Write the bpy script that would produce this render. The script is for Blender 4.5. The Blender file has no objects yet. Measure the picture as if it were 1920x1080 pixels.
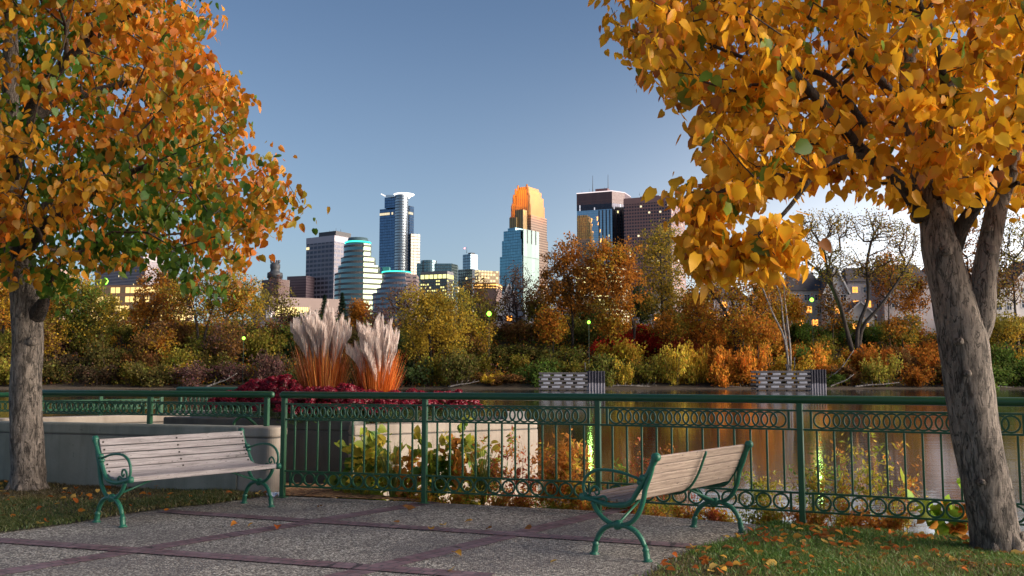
import bpy, math, random
import numpy as np
from mathutils import Vector, Matrix
R = math.radians
S = bpy.context.scene
COL = S.collection
random.seed(7)
rng = np.random.default_rng(11)
F, TH = 1750.0, math.atan(162/1750)
CAMZ = 1.4
def ray(px, py):
    a, b = (px-960)/F, (540-py)/F
    return np.array([a, math.cos(TH)-b*math.sin(TH), math.sin(TH)+b*math.cos(TH)])
def at(px, py, Y):
    d = ray(px, py); k = Y/d[1]
    return np.array([d[0]*k, Y, CAMZ+d[2]*k])
def ground(px, py, z=0.0):
    d = ray(px, py); k = (z-CAMZ)/d[2]
    return np.array([d[0]*k, d[1]*k, z])
def proj(P):
    P = np.asarray(P, float); x, y, z = P[..., 0], P[..., 1], P[..., 2]-CAMZ
    c, s = math.cos(TH), math.sin(TH)
    d = y*c+z*s; u = -y*s+z*c
    d = np.where(d > .05, d, .05)
    return 960+F*x/d, 540-F*u/d
def tag(o, label=None, cat=None, group=None, kind=None):
    if label: o['label'] = label
    if cat: o['category'] = cat
    if group: o['group'] = group
    if kind: o['kind'] = kind
    return o
def empty(name, loc=(0, 0, 0), label=None, cat=None, group=None, rz=0):
    o = bpy.data.objects.new(name, None); COL.objects.link(o)
    o.location = [float(v) for v in loc]; o.rotation_euler = (0, 0, rz)
    o.empty_display_size = .2
    return tag(o, label, cat, group)
def link(name, me, mat=None, parent=None, loc=None):
    o = bpy.data.objects.new(name, me); COL.objects.link(o)
    if mat is not None and len(me.materials) == 0: me.materials.append(mat)
    if parent is not None: o.parent = parent
    if loc is not None: o.location = [float(v) for v in loc]
    return o
def mesh_np(name, V, F_, smooth=False, tint=None, uv=None):
    """F_: list of int arrays (n,k)"""
    me = bpy.data.meshes.new(name)
    V = np.ascontiguousarray(V, np.float32)
    if isinstance(F_, np.ndarray): F_ = [F_]
    me.vertices.add(len(V)); me.vertices.foreach_set('co', V.ravel())
    loops = np.concatenate([f.ravel() for f in F_]).astype(np.int32)
    tot = np.concatenate([np.full(len(f), f.shape[1]) for f in F_]).astype(np.int32)
    st = np.concatenate([[0], np.cumsum(tot)[:-1]]).astype(np.int32)
    me.loops.add(len(loops)); me.loops.foreach_set('vertex_index', loops)
    me.polygons.add(len(tot)); me.polygons.foreach_set('loop_start', st); me.polygons.foreach_set('loop_total', tot)
    if smooth: me.polygons.foreach_set('use_smooth', np.ones(len(tot), bool))
    me.update(calc_edges=True)
    if tint is not None:
        a = me.color_attributes.new('tint', 'FLOAT_COLOR', 'POINT')
        c = np.ones((len(V), 4), np.float32); c[:, :3] = tint
        a.data.foreach_set('color', c.ravel())
    if uv is not None:
        u = me.uv_layers.new(name='uv'); u.data.foreach_set('uv', np.ascontiguousarray(uv, np.float32).ravel())
    return me
class MB:
    def __init__(s): s.v = []; s.f = []; s.sm = []; s.uv = []
    def add(s, V, Fs, smooth=False, uv=None):
        b = len(s.v); s.v += [tuple(map(float, p)) for p in V]
        for i, f in enumerate(Fs):
            s.f.append([b+k for k in f]); s.sm.append(smooth)
            s.uv.append(uv[i] if uv else [(0, 0)]*len(f))
    def box(s, c, size, rz=0, M=None, bev=0):
        x, y, z = [d/2 for d in size]
        if M is None: M = Matrix.Rotation(rz, 3, 'Z')
        M = np.array(M); c = np.array(c)
        if bev <= 0:
            V = [(-x,-y,-z),(x,-y,-z),(x,y,-z),(-x,y,-z),(-x,-y,z),(x,-y,z),(x,y,z),(-x,y,z)]
            Fs = [(0,3,2,1),(4,5,6,7),(0,1,5,4),(1,2,6,5),(2,3,7,6),(3,0,4,7)]
        else:
            # chamfered box: 24 verts
            V = []; idx = {}
            for sx in (-1, 1):
                for sy in (-1, 1):
                    for sz in (-1, 1):
                        for ax in range(3):
                            p = [sx*x, sy*y, sz*z]; q = [sx*(x-bev), sy*(y-bev), sz*(z-bev)]
                            q[ax] = p[ax]; idx[(sx, sy, sz, ax)] = len(V); V.append(q)
            Fs = []
            for ax in range(3):
                a1, a2 = (ax+1) % 3, (ax+2) % 3
                for sg in (-1, 1):
                    loop = []
                    for (u, w) in ((-1,-1),(1,-1),(1,1),(-1,1)):
                        k = [0, 0, 0]; k[ax] = sg; k[a1] = u; k[a2] = w; loop.append(idx[(*k, ax)])
                    Fs.append(loop if sg > 0 else loop[::-1])
            for ax in range(3):
                a1, a2 = (ax+1) % 3, (ax+2) % 3
                for u in (-1, 1):
                    for w in (-1, 1):
                        ks = []
                        for sg in (-1, 1):
                            k = [0, 0, 0]; k[ax] = sg; k[a1] = u; k[a2] = w; ks.append(tuple(k))
                        l = [idx[(*ks[0], a1)], idx[(*ks[1], a1)], idx[(*ks[1], a2)], idx[(*ks[0], a2)]]
                        Fs.append(l if u*w > 0 else l[::-1])
            for sx in (-1, 1):
                for sy in (-1, 1):
                    for sz in (-1, 1):
                        l = [idx[(sx, sy, sz, a)] for a in range(3)]
                        Fs.append(l if sx*sy*sz > 0 else l[::-1])
        V = [M @ np.array(p)+c for p in V]
        s.add(V, Fs)
    def beam(s, a, b, w, h, bev=0):
        a, b = np.array(a, float), np.array(b, float); d = b-a; L = np.linalg.norm(d); d /= L
        up = np.array([0, 0, 1.]) if abs(d[2]) < .95 else np.array([0, 1., 0])
        side = np.cross(up, d); side /= np.linalg.norm(side); up = np.cross(d, side)
        s.box((a+b)/2, (L, w, h), M=np.stack([d, side, up], 1), bev=bev)
    def loft(s, P, Rr, sides=8, cap=True, noise=0, flat=None):
        V, Fs = loft(P, Rr, sides, cap, noise, flat); s.add(V, Fs, True)
    def prism(s, pts, z0, z1, uvs=True, cap=True):
        n = len(pts); V = [(p[0], p[1], z0) for p in pts]+[(p[0], p[1], z1) for p in pts]
        Fs = []; uv = []; u = 0
        for i in range(n):
            j = (i+1) % n; L = math.hypot(pts[j][0]-pts[i][0], pts[j][1]-pts[i][1])
            Fs.append((i, j, n+j, n+i)); uv.append([(u, z0), (u+L, z0), (u+L, z1), (u, z1)]); u += L
        if cap:
            Fs.append(tuple(range(n, 2*n))); uv.append([(-5, -5)]*n)
            Fs.append(tuple(range(n-1, -1, -1))); uv.append([(-5, -5)]*n)
        s.add(V, Fs, False, uv)
    def build(s, name, mat=None, parent=None, loc=None, mesh_only=False):
        me = bpy.data.meshes.new(name); me.from_pydata(s.v, [], s.f)
        me.polygons.foreach_set('use_smooth', s.sm)
        u = me.uv_layers.new(name='uv'); flat = [c for f in s.uv for p in f for c in p]
        u.data.foreach_set('uv', flat); me.update()
        if mat: me.materials.append(mat)
        return me if mesh_only else link(name, me, None, parent, loc)
def smooth_path(P, n=4):
    P = [np.array(p, float) for p in P]; out = []
    Q = [2*P[0]-P[1]]+P+[2*P[-1]-P[-2]]
    for i in range(1, len(Q)-2):
        for k in range(n):
            t = k/n; a, b, c, d = Q[i-1:i+3]
            out.append(.5*((2*b)+(c-a)*t+(2*a-5*b+4*c-d)*t*t+(3*b-a-3*c+d)*t**3))
    out.append(P[-1]); return np.array(out)
def loft(P, Rr, sides=8, cap=True, noise=0, flat=None):
    P = np.asarray(P, float); n = len(P)
    Rr = np.interp(np.linspace(0, 1, n), np.linspace(0, 1, len(Rr)), Rr) if np.ndim(Rr) and len(Rr) != n else (np.full(n, Rr) if not np.ndim(Rr) else np.array(Rr, float))
    T = np.gradient(P, axis=0); T /= np.linalg.norm(T, axis=1)[:, None]+1e-9
    up = np.array([0, 0, 1.]) if abs(T[0][2]) < .9 else np.array([1., 0, 0])
    N = np.cross(T[0], up); N /= np.linalg.norm(N)
    V = []; ang = np.linspace(0, 2*math.pi, sides, endpoint=False)
    for i in range(n):
        N = N-T[i]*np.dot(N, T[i]); N /= np.linalg.norm(N); B = np.cross(T[i], N)
        r = Rr[i]*np.ones(sides)
        if noise:
            r = r*(1+noise*(np.sin(3*ang+i*.31)+.6*np.sin(5*ang-i*.53+1)+.5*np.sin(2*ang+i*.17)))
        fa = 1 if flat is None else flat
        V += list(P[i]+np.outer(r*np.cos(ang), N)*fa+np.outer(r*np.sin(ang), B))
    Fs = [(i*sides+k, i*sides+(k+1) % sides, (i+1)*sides+(k+1) % sides, (i+1)*sides+k) for i in range(n-1) for k in range(sides)]
    if cap: Fs += [tuple(range(sides-1, -1, -1)), tuple((n-1)*sides+k for k in range(sides))]
    return V, Fs
def frustums(P0, P1, R0, R1, sides=5):
    """vectorised tapered tubes"""
    T = P1-P0; L = np.linalg.norm(T, axis=1)[:, None]; T = T/np.maximum(L, 1e-6)
    up = np.where(np.abs(T[:, 2:3]) < .9, [[0, 0, 1.]], [[1., 0, 0]])
    N = np.cross(T, up); N /= np.linalg.norm(N, axis=1)[:, None]; B = np.cross(T, N)
    a = np.linspace(0, 2*math.pi, sides, endpoint=False)
    ring = N[:, None, :]*np.cos(a)[None, :, None]+B[:, None, :]*np.sin(a)[None, :, None]
    V = np.concatenate([P0[:, None, :]+ring*R0[:, None, None], P1[:, None, :]+ring*R1[:, None, None]], 1)
    n = len(P0); k = np.arange(sides); q = np.stack([k, (k+1) % sides, sides+(k+1) % sides, sides+k], 1)
    return V.reshape(-1, 3), (q[None]+(np.arange(n)*2*sides)[:, None, None]).reshape(-1, 4)
def grow(attr, stem, spar, alpha=.3, maxseg=1.0, jit=.08, r=None):
    """connect attraction points to a stem; returns nodes, parents"""
    P = [np.array(p, float) for p in stem]; par = list(spar); path = [0.0]
    for i in range(1, len(P)): path.append(path[par[i]]+np.linalg.norm(P[i]-P[par[i]]))
    base = P[0]
    A = np.array(attr); ref = np.array(stem).mean(0)
    dmin = np.min(np.linalg.norm(A[:, None]-np.array(stem)[None], axis=2), axis=1)
    A = A[np.argsort(dmin)]
    cap = len(P)+len(A)*8; NP = np.zeros((cap, 3)); NPth = np.zeros(cap); n = len(P)
    NP[:n] = P; NPth[:n] = path; leaf = []
    for a in A:
        c = np.linalg.norm(NP[:n]-a, axis=1)+alpha*NPth[:n]
        # discourage joining below
        c += np.where(NP[:n, 2] > a[2]+.2, .5*(NP[:n, 2]-a[2]-.2), 0)
        j = int(np.argmin(c)); d = np.linalg.norm(NP[j]-a)
        k = min(7, max(1, int(d/maxseg))); prev = j; s0 = NP[j].copy()
        for t in range(1, k+1):
            q = s0+(a-s0)*t/k
            if t < k: q = q+rng.normal(0, jit*d, 3)+np.array([0, 0, .06*d*math.sin(math.pi*t/k)])
            NP[n] = q; NPth[n] = NPth[prev]+np.linalg.norm(q-NP[prev]); par.append(prev); prev = n; n += 1
        leaf.append(prev)
    return NP[:n], np.array(par), np.array(leaf)
def radii(par, n_stem, tip, expo=.45):
    n = len(par); cnt = np.ones(n)
    for i in range(n-1, 0, -1): cnt[par[i]] += cnt[i]
    return tip*cnt**expo
def rot_rand(n, down=0.0):
    q = rng.normal(size=(n, 4)); q /= np.linalg.norm(q, axis=1)[:, None]
    w, x, y, z = q.T
    return np.stack([1-2*(y*y+z*z), 2*(x*y-z*w), 2*(x*z+y*w), 2*(x*y+z*w), 1-2*(x*x+z*z), 2*(y*z-x*w), 2*(x*z-y*w), 2*(y*z+x*w), 1-2*(x*x+y*y)], 1).reshape(-1, 3, 3)
def rot_hang(n, spread=.5):
    """local +y hangs down, local z is the leaf's face normal"""
    yv = np.stack([rng.normal(0, spread, n), rng.normal(0, spread, n), -np.ones(n)], 1); yv /= np.linalg.norm(yv, axis=1)[:, None]
    nv = rng.normal(size=(n, 3)); nv -= yv*np.sum(nv*yv, 1)[:, None]; nv /= np.linalg.norm(nv, axis=1)[:, None]
    xv = np.cross(yv, nv)
    return np.stack([xv, yv, nv], 2)
LEAF_V = np.array([(0,0,0),(.26,-.07,-.04),(.47,.2,-.1),(.38,.6,-.09),(0,1.08,.02),(-.38,.6,-.09),(-.47,.2,-.1),(-.26,-.07,-.04),(0,.5,.03)])
LEAF_F = np.array([(0,1,2),(0,2,8),(2,3,8),(3,4,8),(4,5,8),(5,6,8),(6,0,8),(6,7,0)])
QUAD_V = np.array([(-.5,0,0),(0,-.45,.08),(.5,0,0),(0,.6,.05)]); QUAD_F = np.array([(0,1,2,3)])
LANCE_V = np.array([(0,0,0),(.16,.35,-.04),(0,1,0),(-.16,.35,-.04)]); LANCE_F = np.array([(0,1,2,3)])
def scatter(P, M, size, TV, TF, tint):
    n = len(P); k = len(TV)
    V = np.einsum('nij,kj->nki', M, TV)*np.asarray(size).reshape(-1, 1, 1)+P[:, None, :]
    Fq = TF[None]+(np.arange(n)*k)[:, None, None]
    T = np.repeat(np.asarray(tint), k, axis=0) if tint is not None else None
    return V.reshape(-1, 3), Fq.reshape(-1, TF.shape[1]), T
def noise3(P, s, seed=0):
    P = np.asarray(P)*s; r = np.random.default_rng(seed); out = 0
    for i in range(6):
        d = r.normal(size=3); ph = r.uniform(0, 6.28); out = out+np.sin(P@d*1.3+ph+1.1*np.sin(P[..., [1, 2, 0]]@d[::-1]+ph*2))
    return out/3.2   # about -1.2..1.2
def mixc(a, b, t): t = np.clip(t, 0, 1)[:, None]; return np.array(a)*(1-t)+np.array(b)*t
def palette(P, cols, seed, s=.4, jitter=.35):
    n = len(P); t = np.clip((noise3(P, s, seed)+1.1)/2.2+rng.normal(0, .16, n), 0, .999)*len(cols)
    c = np.array(cols)[np.minimum(t.astype(int), len(cols)-1)]
    return c*(1+rng.uniform(-jitter, jitter, n))[:, None]
# ---------------------------------------------------------------- materials
MATS = {}
class NT:
    def __init__(s, name):
        s.m = bpy.data.materials.new(name); s.m.use_nodes = True; s.t = s.m.node_tree; s.n = s.t.nodes; s.l = s.t.links
        s.n.clear(); s.out = s.n.new('ShaderNodeOutputMaterial'); MATS[name] = s.m
    def __call__(s, typ, ins=None, **kw):
        nd = s.n.new('ShaderNode'+typ)
        for k, v in kw.items(): setattr(nd, k, v)
        for k, v in (ins or {}).items():
            if isinstance(v, bpy.types.NodeSocket): s.l.new(v, nd.inputs[k])
            else: nd.inputs[k].default_value = v
        return nd
    def math(s, op, a, b=0.0, c=None):
        nd = s('Math', {0: a, 1: b}, operation=op)
        if c is not None:
            if isinstance(c, bpy.types.NodeSocket): s.l.new(c, nd.inputs[2])
            else: nd.inputs[2].default_value = c
        return nd.outputs[0]
    def mix(s, f, a, b, blend='MIX'):
        nd = s('Mix', data_type='RGBA', blend_type=blend)
        for i, v in ((0, f), (6, a), (7, b)):
            if isinstance(v, bpy.types.NodeSocket): s.l.new(v, nd.inputs[i])
            else: nd.inputs[i].default_value = (*v, 1) if (isinstance(v, (tuple, list)) and len(v) == 3) else v
        return nd.outputs[2]
    def ramp(s, f, stops):
        nd = s('ValToRGB', {0: f}); e = nd.color_ramp.elements
        while len(e) < len(stops): e.new(.5)
        for i, (p, c) in enumerate(stops): e[i].position = p; e[i].color = (*c, 1)
        return nd.outputs[0]
    def noise(s, co, scale, detail=4, rough=.55, dist=0):
        return s('TexNoise', {'Vector': co, 'Scale': scale, 'Detail': detail, 'Roughness': rough, 'Distortion': dist}).outputs[0]
    def obj(s): return s('TexCoord').outputs['Object']
    def pos(s): return s('NewGeometry').outputs['Position']
    def uv(s): return s('UVMap').outputs[0]
    def scale(s, co, v): return s('Mapping', {0: co, 3: v}).outputs[0]
    def bump(s, h, strength, dist=.01): return s('Bump', {'Height': h, 'Strength': strength, 'Distance': dist}).outputs[0]
    def pbr(s, color, rough=.6, metal=0, normal=None, emis=None, estr=0, **kw):
        ins = {'Roughness': rough, 'Metallic': metal}
        nd = s('BsdfPrincipled', ins)
        if isinstance(color, bpy.types.NodeSocket): s.l.new(color, nd.inputs['Base Color'])
        else: nd.inputs['Base Color'].default_value = (*color, 1)
        if normal is not None: s.l.new(normal, nd.inputs['Normal'])
        if emis is not None:
            if isinstance(emis, bpy.types.NodeSocket): s.l.new(emis, nd.inputs['Emission Color'])
            else: nd.inputs['Emission Color'].default_value = (*emis, 1)
            if isinstance(estr, bpy.types.NodeSocket): s.l.new(estr, nd.inputs['Emission Strength'])
            else: nd.inputs['Emission Strength'].default_value = estr
        for k, v in kw.items(): nd.inputs[k].default_value = v
        s.l.new(nd.outputs[0], s.out.inputs[0]); return nd
def plain(name, c, rough=.6, metal=0, var=.12, sc=3.0, bump=0, emis=None, estr=0):
    t = NT(name); n = t.noise(t.obj(), sc, 5, .6)
    col = t.mix(n, tuple(v*(1-var*1.6) for v in c), tuple(min(1, v*(1+var*1.6)) for v in c))
    nm = t.bump(t.noise(t.obj(), sc*9, 4), bump, .01) if bump else None
    t.pbr(col, rough, metal, nm, emis, estr); return t.m
def foliage(name, trans=.35, gloss=.08, use_obj=False):
    t = NT(name); c = t('Attribute', attribute_name='tint').outputs['Color']
    if use_obj:
        oc = t('ObjectInfo').outputs['Color']; c = t.mix(1.0, c, oc, 'MULTIPLY')
    d = t('BsdfDiffuse', {'Color': c}); tr = t('BsdfTranslucent', {'Color': t.mix(.5, c, t('Gamma', {0: c, 1: .8}).outputs[0])})
    g = t('BsdfGlossy', {'Color': (.8, .85, .9, 1), 'Roughness': .45})
    m = t('MixShader', {0: trans, 1: d.outputs[0], 2: tr.outputs[0]})
    m2 = t('MixShader', {0: gloss, 1: m.outputs[0], 2: g.outputs[0]})
    t.l.new(m2.outputs[0], t.out.inputs[0]); return t.m
M = {}
M['leaf'] = foliage('leaf', .42, .02)
M['far_leaf'] = foliage('far_leaf', .48, .0)
M['shrub'] = foliage('shrub', .42, .0, True)
M['grass'] = foliage('grass', .3, .03)
def bark(name, c0, c1, sc):
    t = NT(name); p = t.pos(); p2 = t.scale(p, (sc, sc, sc*.3)); p3 = t.scale(p, (sc, sc, sc*1.7))
    n = t.noise(p2, 1.6, 8, .65, .6); v = t.noise(p3, 5, 6, .6, 1.2); w = t.noise(p, 1.3, 3)
    ho = t('TexWave', {0: t.scale(p, (1, 1, 16)), 'Scale': .5, 'Distortion': 9, 'Detail': 4, 'Detail Scale': 2}, wave_type='BANDS', bands_direction='Z').outputs[1]
    col = t.mix(t.ramp(n, [(.38, (0, 0, 0)), (.6, (1, 1, 1))]), c0, c1)
    col = t.mix(t.ramp(w, [(.45, (0, 0, 0)), (.62, (.55, .55, .55))]), col, tuple(a*1.25 for a in c1))
    col = t.mix(t.ramp(t.noise(t.scale(p, (sc*.7, sc*.7, sc*.25)), 1.2, 4, .5), [(.3, (.85, .85, .85)), (.4, (0, 0, 0))]), col, tuple(a*.45 for a in c0))
    cr = t.ramp(t.math('ABSOLUTE', t.math('SUBTRACT', t.noise(t.scale(p, (sc*.9, sc*.9, sc*.16)), 1.5, 5, .55, .8), .5)), [(.008, (1,)*3), (.03, (0,)*3)])
    col = t.mix(t.math('MULTIPLY', cr, .75), col, tuple(a*.4 for a in c0)); n = t.math('SUBTRACT', n, t.math('MULTIPLY', cr, .6))
    h = t.math('ADD', t.math('ADD', n, t.math('MULTIPLY', v, .5)), t.math('MULTIPLY', ho, .06))
    t.pbr(col, .85, 0, t.bump(h, 1.0, .03)); return t.m
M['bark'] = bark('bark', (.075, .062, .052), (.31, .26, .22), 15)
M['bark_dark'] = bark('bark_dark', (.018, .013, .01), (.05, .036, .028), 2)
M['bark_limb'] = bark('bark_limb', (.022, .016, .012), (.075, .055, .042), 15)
M['bark_pale'] = bark('bark_pale', (.1, .085, .075), (.28, .25, .23), 1.5)
M['twig'] = plain('twig', (.05, .032, .022), .8)
M['dry_stem'] = plain('dry_stem', (.14, .07, .045), .8)
# railing paint
t = NT('green_paint'); n = t.noise(t.pos(), 6, 6, .6)
t.pbr(t.mix(n, (.011, .066, .03), (.02, .098, .045)), t.ramp(n, [(.3, (.28,)*3), (.7, (.45,)*3)]), 0, t.bump(t.noise(t.pos(), 60, 4), .12, .003), **{'Specular IOR Level': .5}); M['green'] = t.m
t = NT('bench_iron'); n = t.noise(t.pos(), 14, 6, .6); e = t('NewGeometry').outputs['Pointiness']
c = t.mix(n, (.012, .105, .066), (.028, .16, .1)); c = t.mix(t.ramp(t.noise(t.pos(), 45, 3), [(.68, (0,)*3), (.74, (1,)*3)]), c, (.22, .3, .25))
t.pbr(c, .38, 0, t.bump(t.noise(t.pos(), 70, 4), .25, .004)); M['iron'] = t.m
def wood(name, c0, c1, c2):
    t = NT(name); o = t.obj(); s1 = t.scale(o, (2.2, 45, 45)); g = t.noise(s1, 1.3, 7, .7, .4); b = t.noise(t.scale(o, (2, 8, 8)), 1.6, 5, .6)
    sp = t.noise(t.scale(o, (20, 70, 70)), 1, 3, .6)
    c = t.mix(t.ramp(g, [(.36, (0,)*3), (.6, (1,)*3)]), c0, c1); c = t.mix(t.ramp(b, [(.5, (0,)*3), (.72, (.65,)*3)]), c, c2)
    c = t.mix(t.ramp(sp, [(.3, (.9,)*3), (.38, (0,)*3)]), c, tuple(v*.35 for v in c0))
    t.pbr(c, .75, 0, t.bump(g, .5, .004)); return t.m
M['wood'] = wood('weathered_wood', (.2, .18, .18), (.40, .365, .37), (.27, .235, .235))
M['wood_warm'] = wood('warm_wood', (.23, .175, .145), (.43, .34, .28), (.29, .22, .18))
def concrete(name, c0, c1, stain, sc=1.0, streak=.6):
    t = NT(name); p = t.pos(); n = t.noise(p, 1.1*sc, 7, .62); f = t.noise(p, 28, 5, .6); st = t.noise(t.scale(p, (5, 5, .5)), 1, 5, .6)
    c = t.mix(t.ramp(n, [(.35, (0,)*3), (.65, (1,)*3)]), c0, c1)
    c = t.mix(t.math('MULTIPLY', t.ramp(st, [(.48, (0,)*3), (.7, (1,)*3)]), streak), c, stain)
    c = t.mix(t.ramp(t.noise(p, 16, 2), [(.25, (.7,)*3), (.31, (0,)*3)]), c, stain)
    c = t.mix(t.math('MULTIPLY', f, .25), c, (.1, .095, .09))
    t.pbr(c, .85, 0, t.bump(f, .35, .006)); return t.m
M['conc_grey'] = concrete('grey_concrete', (.2, .215, .185), (.3, .31, .27), (.12, .135, .11))
M['conc_dark'] = concrete('shade_dark_concrete', (.1, .1, .095), (.17, .165, .155), (.05, .05, .05))  # dark base tone paints shade on the first planter bay
M['conc_light'] = concrete('pale_concrete', (.33, .28, .235), (.46, .4, .34), (.22, .18, .14), 1, .6)  # warm pale tone also paints sunlight on the second planter bay
M['conc_cap'] = concrete('concrete_cap', (.2, .185, .16), (.3, .28, .24), (.12, .11, .09))
# exposed aggregate paving
t = NT('exposed_aggregate'); p = t.pos()
v = t('TexVoronoi', {'Vector': p, 'Scale': 62}); cell = t('SeparateColor', {0: v.outputs['Color']}).outputs[0]
v2 = t('TexVoronoi', {'Vector': p, 'Scale': 130}); 
c = t.ramp(cell, [(0, (.07, .062, .055)), (.3, (.19, .175, .16)), (.55, (.33, .31, .275)), (.8, (.5, .475, .42)), (1, (.7, .67, .6))])
c = t.mix(t.ramp(v.outputs['Distance'], [(.45, (0,)*3), (.8, (1,)*3)]), c, (.06, .055, .05))
big = t.noise(p, .9, 6, .6); c = t.mix(t.ramp(big, [(.35, (.0,)*3), (.7, (.5,)*3)]), c, (.1, .085, .085), 'MULTIPLY') if False else t.mix(t.math('MULTIPLY', t.ramp(big, [(.42, (0,)*3), (.62, (1,)*3)]), .6), c, (.1, .09, .095))
t.pbr(c, .8, 0, t.bump(t.math('SUBTRACT', 1.0, v.outputs['Distance']), .8, .006)); M['paving'] = t.m
# brick bands
t = NT('purple_brick'); o = t.obj()
br = t('TexBrick', {'Vector': o, 'Color1': (.10, .05, .06, 1), 'Color2': (.19, .115, .13, 1), 'Mortar': (.05, .042, .045, 1), 'Scale': 1, 'Mortar Size': .009, 'Brick Width': .105, 'Row Height': .21, 'Bias': 0}, offset=.5)
c = t.mix(t.ramp(t.noise(o, 2.2, 5, .6), [(.4, (0,)*3), (.7, (.7,)*3)]), br.outputs[0], (.2, .15, .18))
c = t.mix(t.ramp(t.noise(o, 40, 4), [(.3, (.6,)*3), (.45, (0,)*3)]), c, (.06, .04, .045))
sl = t.math('MULTIPLY', t.math('GREATER_THAN', t.noise(t.scale(o, (11, 2.2, 1)), 1, 2), .6), t.math('GREATER_THAN', t.noise(o, .55, 2), .5)); c = t.mix(t.math('MULTIPLY', sl, .85), c, (.018, .014, .016))
t.pbr(c, .68, 0, t.bump(t.math('SUBTRACT', 1.0, br.outputs[1]), .6, .004)); M['brick'] = t.m
# soil
t = NT('bank_soil'); p = t.pos(); n = t.noise(p, .25, 8, .65); n2 = t.noise(p, 2.4, 6, .65)
c = t.ramp(n, [(.35, (.03, .022, .014)), (.55, (.055, .038, .022)), (.7, (.045, .045, .018))]); c = t.mix(t.math('MULTIPLY', n2, .6), c, (.09, .055, .03))
t.pbr(c, .95, 0, t.bump(n2, .6, .1)); M['soil'] = t.m
t = NT('lawn_soil'); p = t.pos(); n = t.noise(p, 1.6, 7, .65)
t.pbr(t.ramp(n, [(.35, (.028, .04, .012)), (.52, (.06, .06, .022)), (.7, (.08, .055, .03))]), .95, 0, t.bump(t.noise(p, 40, 5), .8, .01)); M['lawn_soil'] = t.m
t = NT('leaf_litter_soil'); p = t.pos(); v = t('TexVoronoi', {'Vector': p, 'Scale': 26})
t.pbr(t.ramp(t('SeparateColor', {0: v.outputs['Color']}).outputs[0], [(0, (.09, .04, .02)), (.5, (.3, .15, .06)), (1, (.5, .3, .14))]), .9, 0, t.bump(v.outputs['Distance'], .8, .02)); M['litter'] = t.m
# water
t = NT('river_water'); p = t.pos()
w1 = t.noise(t.scale(p, (.55, 1.6, 1)), 1.0, 4, .55, .3); w2 = t.noise(t.scale(p, (.09, .3, 1)), 1.0, 3, .5)
b = t.bump(t.math('ADD', w1, t.math('MULTIPLY', w2, 2.0)), .12, .05)
g = t('BsdfGlossy', {'Color': (.95, .95, .95, 1), 'Roughness': .08, 'Normal': b}); d = t('BsdfDiffuse', {'Color': (.03, .028, .02, 1)})
fr = t('Fresnel', {'IOR': 1.8, 'Normal': b}); 
t.l.new(t('MixShader', {0: t.math('MAXIMUM', t.math('MULTIPLY', fr.outputs[0], 1.5), .35), 1: d.outputs[0], 2: g.outputs[0]}).outputs[0], t.out.inputs[0]); M['water'] = t.m
def facade(name, wall, glass, fh=3.9, bw=3.0, wv=.6, wu=.7, lit=.02, litc=(1, .72, .3), ls=1.2, rough=.12, metal=.75, rowlit=0.0, wallrough=.7, var=.12, mull=0):
    wall = tuple(a*.62 for a in wall); glass = tuple(a*.82 for a in glass)
    t = NT(name); s = t('SeparateXYZ', {0: t.uv()}); u, v = s.outputs[0], s.outputs[1]
    fv = t.math('DIVIDE', v, fh); fu = t.math('DIVIDE', u, bw)
    mv = t.math('LESS_THAN', t.math('FRACT', fv), wv); mu = t.math('LESS_THAN', t.math('FRACT', fu), wu) if wu < 1 else 1.0
    win = t.math('MULTIPLY', mv, mu); win = t.math('MULTIPLY', win, t.math('GREATER_THAN', v, 0.0))
    cell = t('CombineXYZ', {0: t.math('FLOOR', fu), 1: t.math('FLOOR', fv)}).outputs[0]
    wn = t('TexWhiteNoise', {0: cell}, noise_dimensions='3D').outputs[0]
    L = t.math('GREATER_THAN', wn, 1-lit)
    if rowlit:
        rn = t('TexWhiteNoise', {'W': t.math('ADD', t.math('FLOOR', fv), 31.7)}, noise_dimensions='1D').outputs[0]
        part = t.math('GREATER_THAN', wn, .3); L = t.math('MAXIMUM', L, t.math('MULTIPLY', t.math('GREATER_THAN', rn, 1-rowlit), part))
    L = t.math('MULTIPLY', L, win)
    gv = t.mix(wn, tuple(a*(1-var) for a in glass), tuple(a*(1+var) for a in glass))
    wc = t.mix(t.noise(t.pos(), .03, 5, .6), tuple(a*.88 for a in wall), tuple(a*1.12 for a in wall))
    c = t.mix(win, wc, gv)
    rg = t.math('ADD', t.math('MULTIPLY', win, rough-wallrough), wallrough)
    nrm = t.bump(t.noise(t.pos(), .06, 2), .08, 1.0)
    t.pbr(c, rg, t.math('MULTIPLY', win, metal), nrm, litc, t.math('MULTIPLY', L, ls*.42)); return t.m
def glow(name, c, s):
    t = NT(name); e = t('Emission', {0: (*c, 1), 1: s}); t.l.new(e.outputs[0], t.out.inputs[0]); return t.m
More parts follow.
